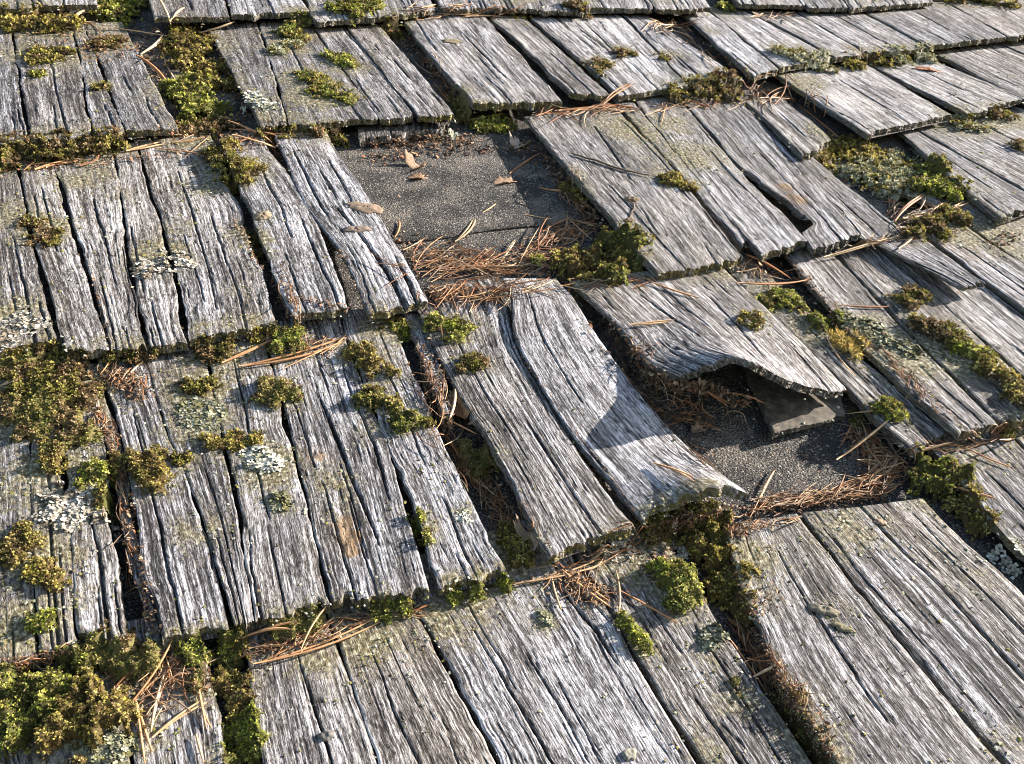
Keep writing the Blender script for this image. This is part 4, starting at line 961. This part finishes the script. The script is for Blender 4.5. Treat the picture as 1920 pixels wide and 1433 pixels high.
# heaps: (x0, y0, x1, y1, spread px, count, mean direction in the picture (deg), direction scatter, length px, layers)
def heap_points(segs, rg):
    X = []; Y = []
    for (x0, y0, x1, y1, sp, n, *_r) in segs:
        t = rg.random(n); X.append(x0 + (x1 - x0) * t + rg.normal(0, sp, n)); Y.append(y0 + (y1 - y0) * t + rg.normal(0, sp * .6, n))
    return X, Y
HEAPS = [
 (745, 478, 900, 505, 16, 105, -10, 20, 120, .010), (760, 520, 950, 545, 15, 100, -4, 24, 100, .010), (880, 505, 1060, 490, 14, 100, -14, 22, 110, .010), (950, 530, 1080, 520, 15, 70, -20, 30, 80, .010), (1000, 470, 1110, 420, 12, 90, -25, 25, 85, .012),
 (1085, 400, 1060, 320, 8, 40, 70, 25, 55, .010), (800, 555, 950, 560, 8, 110, -5, 40, 60, .010), (1090, 540, 1220, 530, 6, 20, -8, 20, 60, .004),
 (1010, 212, 1180, 206, 5, 45, -5, 18, 70, .006), (760, 28, 960, 16, 5, 40, -4, 20, 55, .006), (1200, 206, 1420, 190, 4, 25, -4, 18, 60, .004), (1400, 160, 1480, 190, 9, 60, 15, 30, 60, .008), (1225, 45, 1290, 40, 6, 30, -8, 25, 45, .008), (1235, 50, 1400, 140, 5, 40, 38, 20, 45, .006),
 (1420, 28, 1490, 30, 5, 18, 5, 20, 40, .006), (775, 100, 850, 190, 8, 45, 48, 22, 50, .008), (320, 262, 520, 262, 7, 22, -2, 22, 60, .006), (60, 312, 190, 300, 6, 16, -6, 20, 55, .005), (100, 45, 300, 62, 6, 12, 5, 30, 60, .005),
 (790, 690, 850, 850, 9, 70, 66, 26, 60, .010), (860, 880, 1000, 1030, 9, 80, 55, 28, 60, .010), (790, 560, 830, 620, 6, 25, 40, 30, 40, .006), (930, 900, 1010, 1000, 6, 30, 35, 30, 45, .008), (820, 780, 870, 850, 6, 20, 40, 35, 50, .008),
 (1160, 640, 1250, 760, 12, 60, 60, 35, 60, .008), (1230, 750, 1380, 775, 8, 35, 8, 25, 80, .006), (1290, 840, 1360, 920, 6, 35, 35, 18, 60, .006), (1380, 960, 1520, 940, 9, 110, -8, 20, 80, .010), (1500, 940, 1660, 915, 9, 120, -14, 20, 90, .012),
 (1640, 905, 1690, 850, 10, 80, -45, 30, 70, .012), (1340, 975, 1400, 985, 10, 50, 25, 50, 50, .010), (1170, 990, 1300, 985, 6, 30, -14, 20, 60, .005), (1620, 810, 1660, 900, 12, 70, 80, 40, 60, .012), (1700, 850, 1850, 830, 5, 30, -8, 25, 60, .005), (1800, 825, 1920, 808, 4, 20, -10, 25, 50, .004),
 (1390, 495, 1480, 520, 9, 35, 15, 40, 55, .006), (1560, 468, 1700, 450, 6, 25, -12, 25, 60, .005), (1670, 385, 1760, 400, 9, 45, -30, 30, 60, .010), (1690, 440, 1720, 420, 7, 25, -50, 40, 50, .008),
 (460, 1230, 640, 1180, 7, 45, -15, 20, 80, .008), (640, 1170, 780, 1150, 4, 30, -12, 18, 60, .004), (960, 1095, 1180, 1030, 5, 45, -18, 18, 70, .005), (240, 1260, 420, 1260, 22, 80, -40, 45, 70, .010), (260, 1330, 330, 1300, 18, 30, -50, 45, 60, .006),
 (0, 1262, 150, 1225, 6, 40, -10, 22, 60, .006), (200, 700, 262, 720, 14, 45, -30, 60, 32, .008), (180, 770, 215, 860, 6, 25, 60, 30, 35, .006), (215, 860, 245, 1100, 5, 35, 78, 14, 45, .008), (500, 640, 640, 660, 8, 25, -15, 30, 70, .005), (530, 540, 560, 620, 6, 25, 70, 25, 40, .006),
 (1060, 1085, 1130, 1120, 14, 40, 25, 60, 40, .006), (1380, 1180, 1440, 1260, 8, 80, 55, 25, 60, .014), (1430, 1240, 1500, 1330, 7, 70, 55, 25, 55, .014), (1655, 660, 1760, 780, 4, 26, 46, 18, 40, .004), (1340, 1005, 1500, 975, 4, 30, -8, 20, 60, .004), (1600, 800, 1700, 860, 8, 25, -25, 40, 60, .006),
 (1460, 140, 1600, 240, 3, 14, 38, 20, 50, .003), (1560, 100, 1740, 100, 4, 12, 0, 20, 35, .003), (1060, 165, 1230, 60, 1, 1, 0, 1, 10, .001),
]
def litter_needles():
    rg = np.random.default_rng(5); paths = []; rad = []; col = []
    for (x0, y0, x1, y1, sp, n, dr, sc_, L_, lay) in HEAPS:
        t = rg.random(n); x = x0 + (x1 - x0) * t + rg.normal(0, sp * 1.3, n); y = y0 + (y1 - y0) * t + rg.normal(0, sp * .8, n)
        a = np.radians(dr + rg.normal(0, sc_ * 1.35, n)); L = L_ * rg.uniform(.35, 1.1, n) / 2
        e0 = on_surface(x - np.cos(a) * L, y - np.sin(a) * L); e1 = on_surface(x + np.cos(a) * L, y + np.sin(a) * L)
        for k in range(n):
            if abs(e0[k, 2] - e1[k, 2]) > .022 or max(e0[k, 2], e1[k, 2]) > .062: continue
            paths.append(drape(e0[k], e1[k], 6, rg.random() * lay + .0015, rg.normal(0, .07), .35))
            rad.append(np.linalg.norm(e0[k] - CAM) / F_PX * rg.uniform(.8, 1.6)); col.append(NCOL[rg.integers(0, len(NCOL))] * rg.uniform(.55, 1.15))
    pa = np.stack(paths); V, F, C = tube(pa, np.array(rad), np.array(col), 3)
    me = new_mesh('pine_needle_litter', V, F, NEEDM, None, {'tint': C})
    link('pine_needle_litter', me, (0, 0, 0), None, 'drifts of dry orange-brown pine needles in the gaps and bare patches', 'pine needles', None, 'stuff')
litter_needles()

# crumbled leaf and bark bits
CRUMBS = [(1200, 1005, 1370, 985, 8, 160, 9), (1240, 985, 1400, 950, 8, 120, 9), (690, 300, 1000, 275, 10, 120, 10), (740, 310, 1000, 400, 40, 80, 6), (1290, 800, 1560, 900, 34, 60, 6), (1390, 1180, 1480, 1320, 8, 200, 10), (0, 690, 160, 690, 10, 80, 8), (20, 1290, 230, 1380, 30, 120, 8), (735, 275, 880, 268, 10, 90, 9), (670, 300, 760, 290, 8, 20, 8), (960, 270, 1010, 290, 12, 30, 12), (1040, 310, 1080, 400, 9, 60, 10), (760, 470, 1080, 540, 26, 520, 9), (800, 550, 940, 560, 8, 200, 8), (1170, 640, 1260, 740, 16, 180, 10),
 (1240, 720, 1400, 750, 16, 260, 12), (1240, 780, 1330, 790, 10, 90, 9), (1600, 810, 1660, 890, 14, 160, 10), (1380, 960, 1660, 930, 12, 260, 9), (1300, 980, 1400, 1000, 10, 140, 9), (1060, 1085, 1130, 1125, 16, 260, 10), (200, 700, 265, 735, 16, 200, 9),
 (185, 770, 235, 900, 7, 70, 8), (230, 880, 250, 1150, 5, 80, 8), (240, 1260, 420, 1260, 26, 320, 9), (10, 1400, 60, 1350, 30, 40, 10), (0, 1250, 150, 1225, 8, 100, 8), (430, 1240, 640, 1190, 8, 120, 8), (780, 680, 860, 840, 9, 140, 8), (860, 870, 1000, 1040, 9, 160, 8),
 (750, 60, 870, 200, 9, 110, 7), (1230, 50, 1410, 150, 6, 90, 6), (1400, 160, 1480, 190, 9, 80, 6), (1000, 210, 1400, 195, 4, 70, 6), (1380, 500, 1500, 530, 12, 120, 8), (1440, 545, 1620, 640, 12, 160, 8), (1700, 440, 1800, 430, 10, 70, 7), (1380, 1160, 1480, 1310, 9, 200, 9),
 (1220, 1040, 1420, 1140, 26, 240, 9), (500, 640, 640, 640, 9, 80, 8), (530, 500, 560, 610, 5, 60, 7), (640, 470, 680, 570, 3, 30, 6), (0, 320, 520, 275, 7, 150, 7), (1150, 1030, 1250, 1000, 8, 60, 8), (1660, 660, 1790, 790, 3, 70, 6), (1780, 10, 1900, 20, 5, 30, 6), (60, 90, 260, 100, 20, 140, 8),
 (1870, 460, 1900, 440, 10, 40, 8), (250, 60, 330, 230, 18, 260, 9), (400, 80, 470, 230, 10, 160, 9), (280, 240, 480, 262, 8, 200, 9), (680, 268, 900, 262, 9, 160, 10), (1020, 290, 1120, 430, 12, 180, 10), (780, 640, 900, 880, 12, 260, 9), (870, 860, 1010, 1040, 14, 280, 9), (1130, 600, 1230, 740, 14, 200, 9), (1380, 1170, 1560, 1420, 14, 300, 9), (740, 60, 880, 210, 9, 200, 8), (1490, 500, 1640, 660, 6, 90, 8), (1600, 780, 1660, 880, 10, 120, 9), (1250, 40, 1420, 150, 6, 120, 7), (560, 560, 690, 590, 5, 60, 8), (205, 780, 290, 1190, 6, 200, 9), (445, 420, 545, 600, 5, 110, 8), (940, 620, 1190, 960, 2, 60, 6), (330, 545, 350, 630, 2, 20, 6), (170, 500, 200, 640, 2, 20, 6), (1540, 300, 1720, 400, 12, 90, 7)]
def crumbs():
    rg = np.random.default_rng(9); VV = []; CC = []; FF = []; off = 0
    pal = np.array([(.17, .095, .05), (.10, .06, .035), (.26, .16, .09), (.35, .24, .15), (.06, .038, .024), (.22, .10, .05)])
    for (x0, y0, x1, y1, sp, n, size) in CRUMBS:
        n = int(n * 1.8)
        t = rg.random(n); x = x0 + (x1 - x0) * t + rg.normal(0, sp, n); y = y0 + (y1 - y0) * t + rg.normal(0, sp * .65, n)
        c = on_surface(x, y); kk = np.abs(c[:, 2] - np.median(c[:, 2])) < .016; c = c[kk]; n = len(c)
        sc = np.linalg.norm(c - CAM, axis=1) / F_PX
        L = (rg.uniform(.4, 1.2, n) * size * sc)[:, None]; w = L * rg.uniform(.15, .55, (n, 1))
        a = rg.uniform(0, 6.28, n); d = np.stack([np.cos(a), np.sin(a), rg.normal(0, .35, n)], -1); s = np.stack([-np.sin(a), np.cos(a), rg.normal(0, .5, n)], -1)
        c[:, 2] += rg.uniform(.001, .005, n)
        up = np.array([0, 0, 1.0]); cv = rg.uniform(-.25, .4, (n, 1)) * L
        pts = [c - d * L * .5, c - d * L * .2 + s * w * .5 + up * cv, c + d * L * .25 + s * w * .4 + up * cv * .8, c + d * L * .5 - up * cv * .2, c + d * L * .2 - s * w * .5 + up * cv * .6, c - d * L * .25 - s * w * .4 + up * cv]
        v = np.stack(pts, 1).reshape(-1, 3); k = np.arange(n)[:, None] * 6 + off
        FF.append(np.concatenate([k + 0, k + 1, k + 5], 1)); FF.append(np.concatenate([k + 1, k + 2, k + 4], 1)); FF.append(np.concatenate([k + 1, k + 4, k + 5], 1)); FF.append(np.concatenate([k + 2, k + 3, k + 4], 1))
        off += n * 6; VV.append(v)
        cc = pal[rg.integers(0, 6, n)] * rg.uniform(.6, 1.2, (n, 1)); CC.append(np.concatenate([np.repeat(cc, 6, 0), np.ones((n * 6, 1))], 1))
    me = new_mesh('leaf_litter', np.concatenate(VV), [np.concatenate(FF)], BARKM, None, {'tint': np.concatenate(CC)})
    link('leaf_litter', me, (0, 0, 0), None, 'crumbled brown leaf and bark bits gathered in the gaps', 'leaf litter', None, 'stuff')
crumbs()

def specks():
    rg = np.random.default_rng(21); V = []; F = []; C = []; off = 0; n = 0
    x = rg.uniform(0, 1920, 60000); y = rg.uniform(0, 1433, 60000); c = on_surface(x, y)
    w = field(CRUST, c[:, 0], c[:, 1]) * .8 + .05; w = w * np.clip(vn(c[:, 0] / .02, c[:, 1] / .02, 4) * 5 - 2, 0, 1)
    k = (rg.random(len(w)) < w * .55) & (c[:, 2] > 0); c = c[k]; n = len(c)
    sc = np.linalg.norm(c - CAM, axis=1) / F_PX; R = sc * rg.uniform(1.0, 3.6, n)
    pal = np.array([(.34, .33, .25), (.24, .24, .15), (.42, .39, .30), (.17, .15, .05), (.10, .08, .04), (.20, .18, .05)])
    a = np.linspace(0, 2 * np.pi, 6, endpoint=False)
    ring = c[:, None] + np.stack([np.cos(a), np.sin(a), a * 0], -1)[None] * (R[:, None] * rg.uniform(.5, 1.3, (n, 6)))[..., None]
    ring[..., 2] += rg.uniform(-.0008, .0018, (n, 6)); top = c.copy(); top[:, 2] += R * .5 + .0005
    vv = np.concatenate([top[:, None], ring], 1).reshape(-1, 3); b = np.arange(n)[:, None] * 7
    f = np.concatenate([np.concatenate([b, b + 1 + i, b + 1 + (i + 1) % 6], 1) for i in range(6)])
    cc = np.repeat(pal[rg.integers(0, 6, n)] * rg.uniform(.7, 1.2, (n, 1)), 7, 0)
    me = new_mesh('lichen_specks', vv, [f], LICHM, None, {'tint': np.concatenate([cc, np.ones((n * 7, 1))], 1)})
    link('lichen_specks', me, (0, 0, 0), None, 'countless tiny lichen and moss specks on the weathered shingles', 'lichen', None, 'stuff')
specks()

def flake(x, y, rx, ry, ang, label, col=(.20, .135, .085), thick=.004, name='bark_flake', cat='bark', curl=.3, group=None):
    """a rough slab of bark or a curled leaf: outline with lobes, domed or curled, with thickness"""
    c = on_surface(np.array([x], float), np.array([y], float))[0]; sc = np.linalg.norm(c - CAM) / F_PX
    rg = np.random.default_rng(int(x * 7 + y)); nr, na = 7, 28
    V = []; C = []
    A_ = np.linspace(0, 2 * np.pi, na, endpoint=False)
    wob = (1 if name == 'bark_flake' else 1 + .45 * np.abs(vn(A_ * 2.6 + 9, y, 5) - .5) * 2) + .35 * (vn(A_ * 1.6, x, 3) - .5) + .35 * (vn(A_ * 4.5, y, 4) - .5)
    ca, sa = math.cos(math.radians(ang)), math.sin(math.radians(ang))
    for layer in (1, 0):
        for r in range(nr + 1):
            f = r / nr
            px = f * wob * rx * sc * np.cos(A_); py = f * wob * ry * sc * 1.2 * np.sin(A_)
            U = px * ca - py * sa; Vv = px * sa + py * ca
            z = thick * (.55 if name == 'bark_flake' else 1) * (1 - f ** 4) * layer + (curl if name != 'bark_flake' else 0) * (py ** 2) / (ry * sc + 1e-6) * .45 + (vn(px / .003 + x, py / .006, 8) - .5) * thick * .6 * layer * (1 - f * .5)
            b = np.maximum(hm(c[0] + U, c[1] + Vv), c[2] - .004)
            b = .5 * b + .5 * c[2]
            V.append(np.stack([c[0] + U, c[1] + Vv, b + z + (.0012 if layer else .0002)], -1))
            cc = np.array(col) * (.7 + .6 * rg.random((na, 1))); C.append(np.concatenate([cc, np.ones((na, 1))], 1))
    V = np.concatenate(V); C = np.concatenate(C); F = []
    i = np.arange((nr + 1) * na).reshape(nr + 1, na); j = np.roll(i, -1, 1)
    top = np.stack([i[:-1], i[1:], j[1:], j[:-1]], -1).reshape(-1, 4); F.append(top)
    o2 = (nr + 1) * na; F.append(top[:, ::-1] + o2)
    F.append(np.stack([i[-1], i[-1] + o2, j[-1] + o2, j[-1]], -1))
    me = new_mesh(name, V - c, F, BARKM, None, {'tint': C})
    link(name, me, tuple(c), None, label, cat, group)
BK = 'bark flakes stuck on the shingles'
flake(686, 390, 34, 15, -32, 'largest brown bark flake on the right edge of the split pale shingle', (.20, .145, .10), .006, group=BK)
flake(670, 430, 24, 9, -12, 'thin bark flake just below the largest one', (.17, .13, .10), .005, group=BK)
flake(748, 500, 13, 6, -10, 'small bark chip near the butt of the split pale shingle', (.17, .12, .085), .003, group=BK)
flake(492, 406, 18, 12, 30, 'knobbly brown bark chip beside the gap, third course left', (.22, .17, .11), .008, group=BK)
flake(1185, 374, 13, 7, -20, 'brown bud-like chip at the middle of the twig', (.12, .085, .05), .006, group=BK)
flake(1180, 375 + 38, 9, 6, 20, 'lowest small brown chip under the twig', (.12, .085, .05), .005, group=BK)
flake(1258, 332, 22, 8, -35, 'grey bark strip right of the twig end', (.22, .19, .14), .005, group=BK)
flake(1545, 1145, 26, 9, -36, 'grey-olive bark flake on the wide lower right shingle', (.15, .13, .095), .006, group=BK)
flake(1580, 1178, 20, 6, -45, 'thin strip below the grey-olive bark flake', (.16, .14, .08), .004, group=BK)
flake(1650, 980, 12, 6, -30, 'small tan chip near the top edge of the lower right shingle', (.26, .18, .12), .004, group=BK)
flake(612, 1381, 14, 8, -10, 'small grey chip on the bottom centre shingle', (.12, .11, .10), .005, group=BK)
flake(1180, 1423 - 8, 14, 9, 10, 'lichened chip at the bottom edge, centre right', (.20, .19, .15), .005, group=BK)
flake(848, 78, 18, 8, -10, 'olive chip on the thick pale shingle', (.17, .14, .08), .004, group=BK)
flake(778, 315, 8, 18, 20, 'small curled dry leaf on the upper bare patch, left', (.30, .20, .13), .002, 'dead_leaf', 'leaf', 1.2, 'dry leaf scraps')
flake(782, 335, 14, 7, -10, 'crumpled leaf foot just below the curled leaf on the felt', (.24, .15, .09), .003, 'dead_leaf', 'leaf', 1.0, 'dry leaf scraps')
flake(945, 344, 17, 8, 5, 'crumpled brown leaf scrap on the upper bare patch, right', (.26, .17, .11), .003, 'dead_leaf', 'leaf', 1.2, 'dry leaf scraps')
flake(972, 275, 12, 16, 20, 'pale dry leaf scrap under the top rim of the upper bare patch', (.38, .29, .22), .002, 'dead_leaf', 'leaf', 1.2, 'dry leaf scraps')
flake(1308, 808, 12, 8, 5, 'brown scrap on the shaded felt below the wavy shingle', (.22, .14, .09), .003, 'dead_leaf', 'leaf', 1.2, 'dry leaf scraps')
flake(860, 770, 8, 32, 10, 'narrow brown leaf strip beside the thick needle pair', (.26, .17, .09), .002, 'dead_leaf', 'leaf', .6, 'dry leaf scraps')
flake(995, 1020, 9, 34, 22, 'curled tan leaf strip at the end of the needle channel', (.26, .18, .12), .002, 'dead_leaf', 'leaf', 1.0, 'dry leaf scraps')
flake(1738, 132, 16, 5, -30, 'reddish leaf scrap on the shingle at the upper right', (.34, .16, .09), .002, 'dead_leaf', 'leaf', .6, 'dry leaf scraps')

def twig(pts, r, label):
    a = np.array(pts, float); e = on_surface(a[:, 0], a[:, 1])
    t = np.linspace(0, 1, 14); d = np.linspace(0, 1, len(e))
    pa = np.stack([np.interp(t, d, e[:, k]) for k in range(3)], -1); pa[:, 2] = np.maximum(pa[:, 2], hm(pa[:, 0], pa[:, 1])) + r
    pa[:, :2] += np.random.default_rng(3).normal(0, .0015, (14, 2))
    V, F, C = tube(pa[None], np.array([r]), np.array([(.13, .095, .065)]), 6); c = pa.mean(0)
    link('twig', new_mesh('twig', V - c, F, BARKM, None, {'tint': C}), tuple(c), None, label, 'twig')
twig([(1065, 288), (1120, 305), (1170, 322), (1215, 332)], .0035, 'thin dark twig lying down the right rim shingle')
twig([(1168, 372), (1190, 385), (1180, 412)], .002, 'tiny crooked twig under the long thin one')
